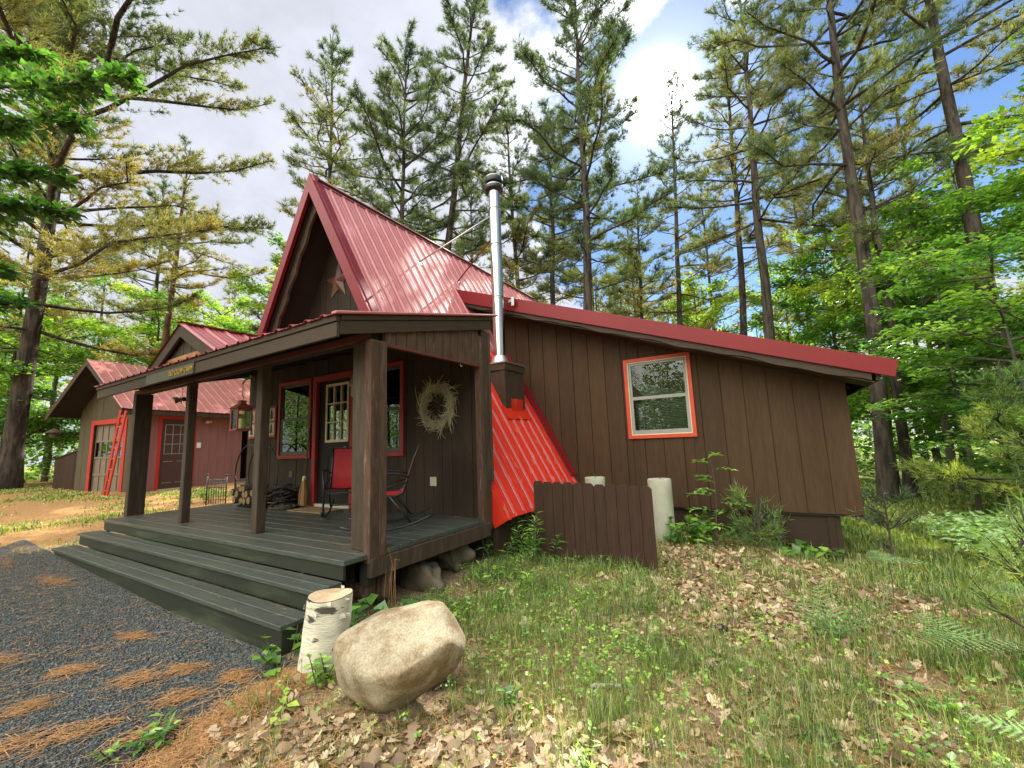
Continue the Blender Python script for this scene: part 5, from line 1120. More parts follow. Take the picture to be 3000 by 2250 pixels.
    Vn, Fn = needles(rg, P, D, np.full(len(P), nl)*rg.uniform(.8, 1.2, len(P)), nw, k)
    ub = u[bi][ti]; inner = 1-(f/(mm-1))[ti]
    bt = rg.normal(0, .16, nb)[bi][ti]
    tint = np.clip(.10+yellow*(1-ub)**1.2*.80+.18*yellow*inner+bt*(.35+.8*yellow)+rg.normal(0, .06, len(ti)), 0, 1)
    mesh_np('crown', Vn, Fn, nm, t, tint=np.repeat(tint, k*3))
    return t
def broadleaf(label, x, y, H, r, h0, R, seed, nl=9000, ls=.12, mt='maple_leaves', lean=(0, 0), flat=.5, bark='maple_bark', tint=.45, group='broadleaf trees at the edge of the clearing', name='broadleaf_tree', cat='tree', nb=26, asp=.6, hole=.0, stems=1, rise=.35, tvar=.40):
    rg = np.random.default_rng(seed); z0 = float(gh(x, y))-.04
    t = thing(name, label, cat, (x, y, z0), 0, group)
    m = 9; tt = np.linspace(0, 1, m); parts = []; BPs = []; Ls = []; us = []
    for st in range(stems):
        ax = np.zeros((m, 3)); wob = rg.normal(0, .06, (m, 2)).cumsum(0)*H*.05; sp = rg.normal(0, .10, 2) if stems > 1 else (0, 0)
        ax[:, 0] = x+(lean[0]+sp[0])*tt*H+wob[:, 0]; ax[:, 1] = y+(lean[1]+sp[1])*tt*H+wob[:, 1]; ax[:, 2] = z0+tt*H*.96; ax[0, :2] = x+sp[0]*.2, y+sp[1]*.2
        parts.append(poly_tubes(ax[None], (r*(1-tt)**.9+.006)[None], 9))
        n_ = max(4, nb//stems); hs = np.sort(rg.uniform(h0, H*.95, n_)); az = np.arange(n_)*2.4+rg.normal(0, .4, n_); u = (hs-h0)/(H-h0)
        L = R*(np.sqrt(np.clip(1-(u*1.05-.25)**2*1.1, .08, 1)))*rg.uniform(.55, 1.12, n_)
        el = np.clip(rise*.6+rise*1.3*u+rg.normal(0, .15, n_), -.1, 1.2); mm = 6; s = np.linspace(0, 1, mm)
        dh = np.stack([np.cos(az), np.sin(az), 0*az], -1); st0 = np.stack([np.interp(hs, ax[:, 2]-z0, ax[:, q]) for q in range(3)], -1)
        BP = st0[:, None, :]+dh[:, None, :]*(L*np.cos(el))[:, None, None]*s[None, :, None]; BP[:, :, 2] += (L*np.sin(el))[:, None]*s-(L*.12)[:, None]*s**2
        BP += rg.normal(0, .035, (n_, mm, 3)).cumsum(1)*L[:, None, None]*s[None, :, None]
        parts.append(poly_tubes(BP, np.clip(.008+.012*L, 0, r*.5)[:, None]*(1-.85*s)[None]+.003, 4)); BPs.append(BP); Ls.append(L); us.append(u)
    BP = np.concatenate(BPs); L = np.concatenate(Ls); u = np.concatenate(us); nB = len(L); mm = BP.shape[1]
    K = np.maximum(5, (L*8).astype(int)); bi = np.repeat(np.arange(nB), K); n = len(bi)
    f = np.clip(rg.beta(1.5, 1.0, n), .1, 1.0)*(mm-1); i0 = np.minimum(f.astype(int), mm-2); fr = (f-i0)[:, None]
    q0 = BP[bi, i0]*(1-fr)+BP[bi, i0+1]*fr; bd = nrm(BP[bi, i0+1]-BP[bi, i0]); lat = nrm(np.cross(bd, UP))*rg.choice([-1, 1], n)[:, None]
    tl = (.25+.24*L[bi]*(1.1-f/(mm-1)))*rg.uniform(.6, 1.3, n)
    td = nrm(bd*.6+lat*rg.uniform(.2, 1., (n, 1))+UP*rg.normal(.05, .30*(1-flat)+.08, n)[:, None]); q1 = q0+td*tl[:, None]
    parts.append(poly_tubes(np.stack([q0, q1], 1), np.stack([np.full(n, .006), np.full(n, .002)], 1), 3))
    V, F = join(parts); mesh_np('trunk', V, F, bark, t, smooth=True)
    w = tl/tl.sum(); ti = rg.choice(n, nl, p=w); g = rg.uniform(.15, 1.08, nl)[:, None]
    sp = rg.normal(0, 1, (nl, 3))*np.array([ls*.9, ls*.9, ls*(.9-.6*flat)])
    P = q0[ti]*(1-g)+q1[ti]*g+sp
    N = nrm(np.stack([rg.normal(0, 1, nl), rg.normal(0, 1, nl), np.full(nl, 1.2+2.2*flat)], -1)); D = nrm(td[ti]+rg.normal(0, .7, (nl, 3))-UP*.25)
    Vl, Fl = leaves(rg, P, N, D, ls*rg.uniform(.65, 1.3, nl), asp)
    tn = np.clip(tint+rg.normal(0, tvar*.5, nB)[bi][ti]+.15*(u[bi][ti]-.5), 0, 1)
    mesh_np('crown', Vl, Fl, mt, t, tint=np.repeat(tn, 4))
    return t
# ------------------------------------------------------------------ the pines
pine('huge white pine with long yellowing boughs, its thick trunk left of the garage', -24.8, 3.7, 24, .31, 5.2, 9.0, 1, (.10, .0), .68, .62, 2.0, k=8, side=rad(5), nl=.25, nw=.025, prof=.40, wh=.62, up=.05)
pine('pine with a thin wispy spire behind the left slope of the A-frame roof', -16.4, 11.4, 21.5, .15, 9, 3.6, 2, (-.02, 0), .8, .42, 2, .7, 8)
pine('bushy topped pine with bare forked limbs above the A-frame ridge', -13.0, 12.4, 19, .17, 10.2, 3.6, 3, (.01, 0), 1.1, .05, 4, .6, 8, up=.25, prof=.4)
pine('tall pine leaning right whose crown leaves the frame left of the stovepipe', -13.4, 13.87, 24.5, .22, 9.5, 3.9, 4, (.17, 0), 1.15, .12, 3, .65, 8)
pine('slender pine just right of the stovepipe cap', -10.6, 18.4, 21.0, .16, 8.5, 3.2, 5, (-.015, 0), .95, .42, 4, .62, 8)
pine('dense blue-green pine between the stovepipe and the tallest middle pine', -9.9, 20.0, 20.5, .20, 10, 3.6, 6, (.03, 0), 1.35, .15, 3, .55, 8)
pine('tallest thick pine in the middle with a broad dark crown beside the sun', -6.95, 17.5, 24, .25, 9.0, 4.3, 7, (.05, 0), 1.15, .10, 5, .62, 8, prof=.5)
pine('dark slim pine trunk directly behind the tallest middle pine', -8.3, 22.5, 17.5, .18, 7.5, 3.0, 8, (.02, 0), .8, .35, 4, .65, 8)
pine('young straight pine with yellow lower boughs right of the tallest middle pine', -6.7, 25.8, 18.0, .15, 4.5, 2.9, 9, (.05, 0), .95, .62, 2, .62, 8)
pine('thin crowned pine right of the sun with sparse olive boughs', -4.7, 26.0, 24.0, .19, 7.5, 3.4, 10, (.07, 0), .65, .52, 3, .7, 8)
pine('paired pine, the left trunk of the two above the wing roof', -1.3, 24.6, 24.5, .20, 10.5, 3.9, 11, (.04, 0), .75, .55, 4, .7, 8)
pine('paired pine, the thicker right trunk of the two above the wing roof', -.15, 20.6, 23.5, .23, 11.0, 4.3, 12, (.04, 0), .85, .45, 4, .65, 8)
pine('stout pine at the yard edge whose trunk meets the wing eave', 2.36, 15.15, 20.5, .20, 8.5, 4.3, 13, (.0, 0), 1.0, .38, 3, .66, 8)
pine('thin companion pine trunk right beside the stout pine at the yard edge', 2.95, 15.9, 12.5, .13, 6.2, 2.0, 14, (.02, 0), .7, .55, 4, .7, 8)
pine('tall pine with a forked limbed top and bare trunk near the right edge', 5.4, 16.4, 23, .21, 10.5, 4.3, 15, (.0, 0), .75, .40, 1.5, .8, 8)
pine('slim pine behind the hazel thicket, first of the far right trunks', 3.6, 22.0, 19, .16, 8, 3.0, 16, (.03, 0), .9, .5, 4, .7, 8)
pine('slim dark pine deep in the woods right of the yard', 6.4, 24.5, 20, .17, 9, 3.0, 17, (.0, 0), .9, .4, 3, .7, 8)
pine('reddish barked pine trunk behind the sloping bin', -26.3, 8.3, 17, .20, 9, 3.6, 18, (.10, 0), .8, .6, 2, .8, 8, bark='red_bark')
pine('young pine with a pale thin stem behind the garage roof', -22.5, 12.8, 13.0, .10, 4.0, 2.4, 19, (.0, 0), .9, .6, 2, .6, 8)
pine('slender pine in the woods far beyond the left edge of the garage', -31, 9.5, 18, .18, 8, 3.2, 20, (.04, 0), .8, .5, 3, .8, 8)
pine('thin grey pine set back between the stovepipe and the ridge end', -12.4, 25.0, 19, .14, 8, 3.0, 21, (.03, 0), .8, .4, 4)
pine('slim pine far behind the A-frame ridge, left of the stovepipe', -15.5, 20.5, 18.5, .14, 9, 3.0, 22, (.02, 0), .9, .25, 4)
pine('slim yellowing pine far behind the middle of the wing roof', -3.2, 30.5, 19.5, .14, 6, 3.2, 23, (.03, 0), .8, .6, 3)
pine('distant straight pine right of the paired pines', 1.9, 29.5, 20.5, .15, 7, 3.2, 24, (.03, 0), .8, .55, 3)
pine('distant pine left of the thin crowned pine by the sun', -8.0, 30.0, 18, .14, 6, 3.0, 25, (.0, 0), .8, .55, 3)
pine('distant slim pine among the maples at the far right', 9.5, 21.0, 20, .16, 9, 3.2, 26, (.0, 0), .8, .4, 3)
# small pines
pine('small bushy pine seedling against the wing skirting', -.35, 6.45, .82, .016, .06, .34, 31, (.03, 0), 3.2, .35, 0, .11, 7, nl=.12, nw=.007, nm='young_needles', group='young pines', up=.35)
pine('sparse pine sapling standing by the right corner of the wing', 1.02, 6.9, 1.1, .012, .20, .45, 32, (.0, 0), 1.1, .25, 0, .18, 6, nl=.10, nw=.010, group='young pines', up=.2)
pine('bushy young pine with browning needles at the right side of the yard', 3.15, 9.9, 2.9, .035, .35, 1.15, 33, (.0, 0), 2.2, .75, 0, .26, 7, nl=.14, nw=.010, nm='young_needles', group='young pines', up=.15)
pine('pale young pine tight against the right edge in front of the thicket', 3.45, 8.7, 2.5, .03, .3, .9, 37, (.0, 0), 1.8, .55, 0, .26, 7, nl=.14, nw=.010, nm='young_needles', group='young pines', up=.15)
pine('low bright yellow-green pine sapling at the lower right edge', 1.22, 3.80, 1.0, .014, .10, .62, 34, (-.05, 0), 1.6, .9, 0, .15, 7, nl=.11, nw=.006, nm='young_needles', group='young pines', up=.5)
# ------------------------------------------------------------------ broadleaf trees
BL = [
 ('bright green maple behind the A-frame gable, nearest its left slope', -17.5, 15.5, 13.5, .14, 3, 3.6, 41, 15000, .19, .62),
 ('tall airy maple behind the small porch gable', -21.5, 16.0, 14.5, .15, 3, 4.0, 42, 16000, .20, .60),
 ('yellow-green maple above the ridge of the garage roof', -26.0, 15.0, 11.5, .13, 2.5, 3.8, 43, 14000, .20, .75),
 ('leafy maple beyond the garage eave corner', -29.5, 12.5, 10.5, .13, 2, 3.6, 44, 13000, .20, .60),
 ('low spreading maple beside the thick pine trunk at the far left', -27.0, 4.0, 8.0, .10, 1.5, 3.4, 45, 12000, .17, .50),
 ('shady maple filling the left edge behind the thick pine', -32.0, 6.0, 11.0, .14, 2, 4.0, 46, 14000, .20, .45),
 ('broad bright maple filling the gap between the garage ridge and the small gable', -20.0, 12.5, 11.5, .13, 2.5, 3.6, 55, 16000, .17, .72),
 ('tall light green maple high behind the small gable, furthest back of the left maples', -24.0, 21.0, 17.5, .17, 4, 4.6, 56, 18000, .22, .68),
 ('backlit maple between the thick pine and the garage roof', -28.5, 9.0, 9.5, .11, 2, 3.6, 57, 14000, .17, .78),
 ('bright maple rising over the wing roof end beside the stout pine', 4.8, 21.0, 10.5, .12, 2.5, 3.4, 58, 14000, .17, .72),
 ('green maple crown peeping over the far end of the cabin ridge', -15.0, 22.0, 11.0, .12, 3, 3.2, 47, 10000, .20, .65),
 ('small bright maple among the pine trunks behind the wing roof', -3.5, 27.5, 10.5, .12, 3, 3.4, 48, 10000, .21, .70),
 ('light green maple behind the paired pines', 1.0, 26.5, 10.5, .12, 2, 3.4, 49, 10000, .21, .62),
 ('broad maple arching over the right side of the yard', 7.6, 13.2, 11.0, .15, 3.0, 4.0, 50, 20000, .15, .55),
 ('tall maple at the right edge with sunlit upper leaves', 6.9, 10.6, 9.5, .12, 3.2, 2.9, 51, 16000, .13, .70),
 ('dark layered maple beside the stout yard pine', 4.4, 18.0, 9.0, .11, 1.6, 3.2, 52, 16000, .16, .35),
 ('maple thicket tree deep behind the yard pines', 2.5, 23.0, 11.0, .12, 2, 3.6, 53, 12000, .19, .45),
 ('shaded maple between the tall forked pine and the yard', 6.0, 19.5, 11.5, .12, 1.5, 3.6, 54, 14000, .18, .40),
]
for lab, x, y, H, r, h0, R, sd, nl, ls, tn in BL:
    broadleaf(lab, x, y, H, r, h0, R, sd, nl, ls, 'maple_leaves', tint=tn, flat=.55)
broadleaf('understory maple sapling with layered leaf sprays right of the wing', 3.9, 11.0, 5.6, .045, .9, 2.1, 61, 9000, .115, 'understory_leaves', tint=.45, flat=.9, rise=.15, group='understory saplings', lean=(-.05, 0))
broadleaf('young maple in front of the stout yard pine with leaves at mid height', 3.5, 13.2, 6.4, .045, 2.2, 1.7, 65, 6500, .12, 'understory_leaves', tint=.55, flat=.85, rise=.15, group='understory saplings')
broadleaf('pale leaved hazel bush at the right edge below the maples', 4.05, 8.9, 2.6, .025, .3, 1.15, 62, 3600, .095, 'understory_leaves', tint=.75, flat=.85, rise=.2, group='understory saplings', stems=3, name='hazel_bush', cat='bush')
broadleaf('dark hazel thicket behind the young pine at the right', 5.2, 13.2, 3.2, .03, .3, 1.7, 63, 5000, .11, 'understory_leaves', tint=.3, flat=.8, rise=.2, group='understory saplings', stems=4, name='hazel_bush', cat='bush')
broadleaf('low beech sprays in front of the stout yard pine', 4.4, 14.4, 4.2, .035, 1.0, 1.8, 64, 6500, .11, 'understory_leaves', tint=.40, flat=.95, rise=.05, group='understory saplings')
# overhanging branches whose trunks stand outside the picture
def bough(label, base, pts, seed, nl, ls, mt, tint, spread=.55, name='maple_tree'):
    rg = np.random.default_rng(seed); t = thing(name, label, 'tree', base, 0, 'maples reaching in over the camera')
    b = V3(*base); parts = []; top = V3(b[0], b[1], 8.5); n = 9; s = np.linspace(0, 1, n)
    parts.append(poly_tubes((b+(top-b)*s[:, None])[None], (.13*(1-.7*s))[None], 9)); Q0 = []; Q1 = []
    for p in pts:
        p = V3(*p); st = V3(b[0], b[1], p[2]-.35); d = p-st; path = st+d*s[:, None]+UP*(.35*np.sin(s*np.pi)*np.linalg.norm(d)*.12)[:, None]; path += rg.normal(0, .02, (n, 3)).cumsum(0)*s[:, None]
        parts.append(poly_tubes(path[None], (.028*(1-.85*s)+.003)[None], 5))
        L = np.linalg.norm(d); k = int(26*L); f = np.clip(rg.beta(1.9, 1.0, k), .2, 1)*(n-1); i0 = np.minimum(f.astype(int), n-2); fr = (f-i0)[:, None]
        q0 = path[i0]*(1-fr)+path[i0+1]*fr; bd = nrm(path[i0+1]-path[i0]); lat = nrm(np.cross(bd, UP))*rg.choice([-1, 1], k)[:, None]
        td = nrm(bd*.7+lat*rg.uniform(.1, 1., (k, 1))+UP*rg.normal(-.05, .2, k)[:, None]); q1 = q0+td*(spread*rg.uniform(.35, 1, k)*(1.25-f/(n-1)))[:, None]; Q0.append(q0); Q1.append(q1)
    q0 = np.concatenate(Q0); q1 = np.concatenate(Q1); k = len(q0)
    parts.append(poly_tubes(np.stack([q0, q1], 1), np.stack([np.full(k, .005), np.full(k, .0015)], 1), 3)); V, F = join(parts); mesh_np('trunk', V, F, 'maple_bark', t, smooth=True)
    ti = rg.integers(0, k, nl); g = rg.uniform(.1, 1.05, nl)[:, None]; P = q0[ti]*(1-g)+q1[ti]*g+rg.normal(0, ls*.25, (nl, 3)); D = nrm((q1-q0)[ti]+rg.normal(0, .18, (nl, 3))-UP*.10)
    N = nrm(np.stack([rg.normal(0, .8, nl), rg.normal(0, .8, nl), np.full(nl, 1.4)], -1)); Vl, Fl = leaves(rg, P, N, D, ls*rg.uniform(.7, 1.25, nl), .55)
    mesh_np('crown', Vl, Fl, mt, t, tint=np.repeat(np.clip(tint+rg.normal(0, .12, nl), 0, 1), 4))
bough('leafy maple reaching into the upper left corner over the drive', (-8.6, -.6, .1), [(-6.3, .75, 5.75), (-5.35, 1.38, 5.34), (-6.0, 1.05, 5.1), (-6.6, .70, 5.0), (-6.3, .95, 4.55), (-6.55, .8, 4.1), (-6.25, 1.1, 4.15), (-6.75, .8, 3.6), (-6.6, .95, 3.1)], 71, 7600, .095, 'maple_leaves', .12, .66)
bough('maple whose leaf tips hang into the top right of the view', (4.6, 3.4, -.1), [(1.35, 5.0, 6.02), (.65, 4.7, 6.0), (2.0, 5.5, 6.1)], 72, 900, .10, 'maple_leaves', .55, .5)
# ------------------------------------------------------------------ far woods all round, one mass
def woods():
    rg = np.random.default_rng(99); tp = []; lv = []; nd = []; tl_ = []; tn_ = []
    spots = []
    for k in range(2600):
        a = rg.uniform(-np.pi, np.pi); d = rg.uniform(27, 62); x, y = d*np.sin(a), d*np.cos(a)-0
        front = abs(np.arctan2(x, y)+rad(31.7)) < rad(62)
        if front and y < 26 and x > -29: continue
        if len(spots) >= 300: break
        if all((x-p)**2+(y-q)**2 > 5.0 for p, q, _ in spots): spots.append((x, y, front))
    for x, y, front in spots:
        con = rg.random() < (.50 if front else .15); H = rg.uniform(11, 20) if con else rg.uniform(6, 12); r = rg.uniform(.08, .19); z = float(gh(x, y)); s = np.linspace(0, 1, 5)
        lx = rg.normal(0, .02); P = np.stack([x+lx*s*H, y+0*s, z-.1+s*H], -1); tp.append(poly_tubes(P[None], (r*(1-.8*s))[None], 6))
        if con:
            n = 420; u = rg.uniform(0, 1, n)**.8; h = H*(.38+.62*u); L = 2.7*(1.03-u)**.7*rg.uniform(.3, 1, n); a = rg.uniform(0, 6.28, n)
            C_ = np.stack([x+lx*h+L*np.cos(a), y+L*np.sin(a), z+h+L*.12], -1); D = nrm(np.stack([np.cos(a), np.sin(a), .4+0*a], -1))
            V, F = needles(rg, C_, D, np.full(n, .60), .085, 6); nd.append((V, F)); tn_.append(np.repeat(np.clip(.22+.4*(1-u)+rg.normal(0, .12, n), 0, 1), 18))
        else:
            n = 900; R = rg.uniform(1.8, 3.2); a = rg.uniform(0, 6.28, n); e = np.arcsin(rg.uniform(-1, 1, n)); q = R*rg.uniform(.2, 1, n)**.45; cl = 1+.25*np.sin(3*a+x)*np.cos(4*e+y)
            C_ = np.stack([x+lx*H*.6+q*cl*np.cos(a)*np.cos(e), y+q*cl*np.sin(a)*np.cos(e), z+H*.56+q*cl*np.sin(e)*H*.44/R], -1)
            V, F = leaves(rg, C_, nrm(rg.normal(0, 1, (n, 3))+UP*1.2), nrm(rg.normal(0, 1, (n, 3))), rg.uniform(.25, .5, n), .6); lv.append((V, F)); tl_.append(np.repeat(np.clip(rg.normal(.45, .2, n), 0, 1), 4))
    # low understory between the trunks
    n = 15000; sd = rg.random(n) < .55; xx = np.where(sd, rg.uniform(2.5, 22, n), rg.uniform(-40, -27.5, n)); yy = np.where(sd, 17.5+rg.uniform(0, 11, n)+.2*xx, rg.uniform(0, 17, n)); C_ = np.stack([xx, yy, gh(xx, yy)+rg.uniform(.05, 1, n)**.8*4.2*(.6+.4*np.sin(xx*.9)*np.cos(yy*.8))], -1); V, F = leaves(rg, C_, nrm(rg.normal(0, 1, (n, 3))+UP*2), nrm(rg.normal(0, 1, (n, 3))), rg.uniform(.12, .30, n), .6); lv.append((V, F)); tl_.append(np.repeat(np.clip(rg.normal(.28, .2, n), 0, 1), 4))
    n = 15000; a = rg.uniform(-np.pi, np.pi, n); d = rg.uniform(26, 50, n); x = d*np.sin(a); y = d*np.cos(a); ok = ~((np.abs(np.arctan2(x, y)+rad(31.7)) < rad(62)) & (y < 25) & (x > -31)); x = x[ok]; y = y[ok]; n = len(x)
    C_ = np.stack([x, y, gh(x, y)+rg.uniform(.1, 3.4, n)**1.0*(.6+.4*np.sin(x*.7)*np.cos(y*.6))], -1); V, F = leaves(rg, C_, nrm(rg.normal(0, 1, (n, 3))+UP*1.5), nrm(rg.normal(0, 1, (n, 3))), rg.uniform(.2, .5, n), .6); lv.append((V, F)); tl_.append(np.repeat(np.clip(rg.normal(.3, .2, n), 0, 1), 4))
    root = thing('distant_woods', 'mass of distant pine and maple woods all round the clearing', 'woods'); root['kind'] = 'stuff'
    V, F = join(tp); o = mesh_np('trunk', V, F, 'pine_bark', root, smooth=True); o['kind'] = 'stuff'
    V, F = join(nd); o = mesh_np('needle_crown', V, F, 'pine_needles', root, tint=np.concatenate(tn_)); o['kind'] = 'stuff'
    V, F = join(lv); o = mesh_np('leaf_crown', V, F, 'maple_leaves', root, tint=np.concatenate(tl_)); o['kind'] = 'stuff'
woods()
# ------------------------------------------------------------------ ground litter and grass
def ang(a): return np.stack([np.cos(a), np.sin(a), np.zeros_like(a)], -1)
def gz(x, y): return gh(x, y)
BLD = lambda x, y: ((x > -8.7) & (x < -3.0) & (y > 1.75) & (y < 11)) | ((x > -3.1) & (x < .6) & (y > 6.78) & (y < 11)) | ((x+1.95)**2/.05+(y-1.86)**2/.04 < 1) | ((x+2.65)**2+(y-1.825)**2 < .02)
GAR = lambda x, y: (x < -16.0) & (x > -20.5) & (y > 4.6) & (y < 10)
def scatter(rg, n, x0, x1, y0, y1, fn):
    out = []; c = 0
    while c < n:
        x = rg.uniform(x0, x1, 60000); y = rg.uniform(y0, y1, 60000); ok = (rg.random(60000) < fn(x, y)) & ~BLD(x, y) & ~GAR(x, y)
        out.append(np.stack([x[ok], y[ok]], 1)); c += ok.sum()
        if len(out) > 60: break
    return np.concatenate(out)[:n]
def vnoise(x, y, s, seed):
    return .5+.25*(np.sin(x*s+seed)*np.cos(y*s*1.1-seed*2)+np.sin((x*.7-y*.8)*s*1.9+seed*3)*np.cos((x*.8+y*.6)*s*1.7))
def blob(x, y, cx, cy, sx, sy): return np.exp(-((x-cx)/sx)**2-((y-cy)/sy)**2)
def litter():
    rg = np.random.default_rng(4)
    f = lambda x, y: np.clip((.9*blob(x, y, -.7, 4.7, .85, 1.0)+.8*blob(x, y, -.1, 4.0, .5, .6)+1.0*blob(x, y, -1.75, 1.48, .55, .30)+.7*blob(x, y, -1.1, 1.75, .5, .35)+.5*blob(x, y, -.05, 2.9, .5, .5)+.30*blob(x, y, .3, 5.0, 1.2, 1.2)+.07)*(.35+1.1*vnoise(x, y, 2.6, 1)), 0, 1)*(near_gravel(x, y) < 0)
    Q = scatter(rg, 16000, -2.9, 3.2, .9, 8, f); n = len(Q); s = np.clip(rg.lognormal(-3.72, .38, n), .010, .045)
    # lobed oak leaf outline, 13 points round a midrib
    t = np.array([0, .12, .25, .36, .48, .60, .72, .86, 1.0]); w = np.array([.03, .20, .10, .33, .16, .40, .20, .24, 0.0])
    out = np.concatenate([np.stack([t, w], 1), np.stack([t[::-1][1:], -w[::-1][1:]], 1)]); m = len(out)
    a = rg.uniform(0, 6.28, n); X = ang(a); Y = ang(a+np.pi/2); tx = rg.normal(0, .35, n); ty = rg.normal(0, .35, n); cu = rg.normal(.5, .5, n); cv = rg.normal(.6, .6, n)
    px = out[:, 0][None]*s[:, None]*2; py = out[:, 1][None]*s[:, None]*2*rg.uniform(.55, 1.25, (n, 1)); lob = rg.random(n) < .3; ov = np.concatenate([np.sin(t*np.pi)**.8*.33, -(np.sin(t*np.pi)**.8*.33)[::-1][1:]]); py[lob] = ov[None]*s[lob][:, None]*2
    z = px*tx[:, None]+py*ty[:, None]+cu[:, None]*(px-s[:, None])**2/s[:, None]*.5+cv[:, None]*py**2/s[:, None]*.8
    z = z-z.min(1, keepdims=True); h = gz(Q[:, 0], Q[:, 1])+rg.uniform(-.012, .014, n)
    V = np.stack([Q[:, 0:1]+X[:, 0:1]*px+Y[:, 0:1]*py, Q[:, 1:2]+X[:, 1:2]*px+Y[:, 1:2]*py, h[:, None]+.004+z*.8], -1)
    # centre-line fan: pair left and right points into quads
    F = []
    for i in range(8): l0, l1 = i, i+1; r0 = (m-i) % m; r1 = (m-i-1) % m; F.append([l0, l1, r1, r0])
    F = (np.array(F)[None]+(np.arange(n)*m)[:, None, None]).reshape(-1, 4)
    o = mesh_np('fallen_leaves', V.reshape(-1, 3), F, 'dead_leaf', tint=np.repeat(np.clip(rg.normal(.5, .25, n), 0, 1), m)); tag(o, 'dry tan oak leaves lying over the ground right of the porch', 'fallen leaves', kind='stuff')
    # orange pine needles: drifts on the gravel, a band along its edge, a thin scatter elsewhere
    drift = [(-3.5, 1.15, .07, .11), (-3.38, 1.36, .05, .07), (-3.15, .80, .05, .15), (-3.3, .62, .06, .14), (-6.9, 1.46, .22, .10), (-6.3, .85, .16, .06), (-3.0, 1.48, .06, .07), (-4.1, .98, .07, .10), (-2.85, .97, .04, .12), (-4.4, 1.40, .07, .06), (-8.6, 1.3, .4, .10), (-3.05, 1.2, .05, .10), (-3.75, .74, .07, .08), (-9.3, 1.6, .5, .15), (-4.75, .75, .08, .08)]
    xs = []; ys = []; al = []
    for cx, cy, sx, sy in drift:
        k = int(330*min(1.0, .35+sx*3)); q = rg.normal(0, 1, k)*sy*.62; p = rg.normal(0, 1, k)*sx*.9+.25*q**2/sy
        xs.append(cx+p+q*.35); ys.append(cy+q); al.append(np.full(k, 1.1)+rg.normal(0, .6, k))
    k = 6000; yb = rg.uniform(.6, 1.9, k); xb = -2.60+.10*np.sin(3*yb)+rg.normal(.05, .06, k); xs.append(xb); ys.append(yb); al.append(rg.uniform(0, 3.14, k))
    Q = scatter(rg, 16000, -2.9, 2.5, .8, 7, lambda x, y: .15+.5*vnoise(x, y, 2.2, 7)+.8*blob(x, y, -2.4, 1.4, .35, .5)+.5*blob(x, y, .2, 3.2, .6, .8)); xs.append(Q[:, 0]); ys.append(Q[:, 1]); al.append(rg.uniform(0, 3.14, len(Q)))
    Q = scatter(rg, 1500, -8, -2.6, .4, 1.74, lambda x, y: .3+.4*vnoise(x, y, 2.5, 3)); xs.append(Q[:, 0]); ys.append(Q[:, 1]); al.append(rg.normal(1.2, .7, len(Q)))
    x = np.concatenate(xs); y = np.concatenate(ys); a = np.concatenate(al); ok = ~BLD(x, y); x, y, a = x[ok], y[ok], a[ok]; n = len(x)
    L = rg.uniform(.045, .10, n); d = ang(a)*L[:, None]/2; d[:, 2] = rg.normal(0, .06, n)*L; c = np.stack([x, y, gz(x, y)+.014+rg.uniform(0, .012, n)], -1); w = ang(a+np.pi/2)*.0020
    V = np.stack([c-d-w, c-d+w, c+d+w*.6, c+d-w*.6], 1).reshape(-1, 3); F = np.arange(n*4).reshape(-1, 4)
    o = mesh_np('pine_needle_litter', V, F, 'dry_needle'); tag(o, 'orange dry pine needles drifted over the gravel and along its edge', 'pine needles', kind='stuff')
    # stray needles fallen on the deck and steps
    k = 700; x = rg.uniform(-8.5, -3.1, k); y = np.where(rg.random(k) < .6, rg.uniform(1.77, 2.9, k), rg.uniform(2.3, 4.1, k)); z = np.where(y < 1.992, .2435, np.where(y < 2.24, .397, .5525)); a = rg.uniform(0, 3.14, k); d = ang(a)*rg.uniform(.02, .045, k)[:, None]; w = ang(a+np.pi/2)*.0014; c = np.stack([x, y, z], -1)
    V = np.stack([c-d-w, c-d+w, c+d+w, c+d-w], 1).reshape(-1, 3); o = mesh_np('deck_needle_litter', V, np.arange(k*4).reshape(-1, 4), 'dry_needle'); tag(o, 'a few dry needles fallen on the deck boards and steps', 'pine needles', kind='stuff')
    # gravel stones near the viewer
    Q = scatter(rg, 60000, -9, -2.55, .25, 1.78, lambda x, y: np.clip(1.5/np.hypot(x, y)**1.6*2.2, 0, 1)*(near_gravel(x, y) > .01)); n = len(Q); s = np.clip(rg.lognormal(-5.35, .4, n), .002, .012)*np.clip(np.hypot(Q[:, 0], Q[:, 1])/3.2, .85, 1.15)
    oc = np.array([[1, 0, 0], [-1, 0, 0], [0, 1, 0], [0, -1, 0], [0, 0, 1], [0, 0, -1]], float)
    V = oc[None]*s[:, None, None]*rg.uniform(.6, 1.3, (n, 6, 1))+rg.normal(0, .25, (n, 6, 3))*s[:, None, None]; a = rg.uniform(0, 6.28, n); ca, sa = np.cos(a)[:, None], np.sin(a)[:, None]
    V = np.stack([V[..., 0]*ca-V[..., 1]*sa, V[..., 0]*sa+V[..., 1]*ca, V[..., 2]*.75], -1); V += np.stack([Q[:, 0], Q[:, 1], gz(Q[:, 0], Q[:, 1])+.008], -1)[:, None, :]
    f = np.array([[0, 2, 4], [2, 1, 4], [1, 3, 4], [3, 0, 4], [2, 0, 5], [1, 2, 5], [3, 1, 5], [0, 3, 5]]); F = (f[None]+(np.arange(n)*6)[:, None, None]).reshape(-1, 3)
    o = mesh_np('gravel_stones', V.reshape(-1, 3), F, 'gravel_stone'); tag(o, 'dark grey crushed stones covering the drive in front of the steps', 'gravel', kind='stuff')
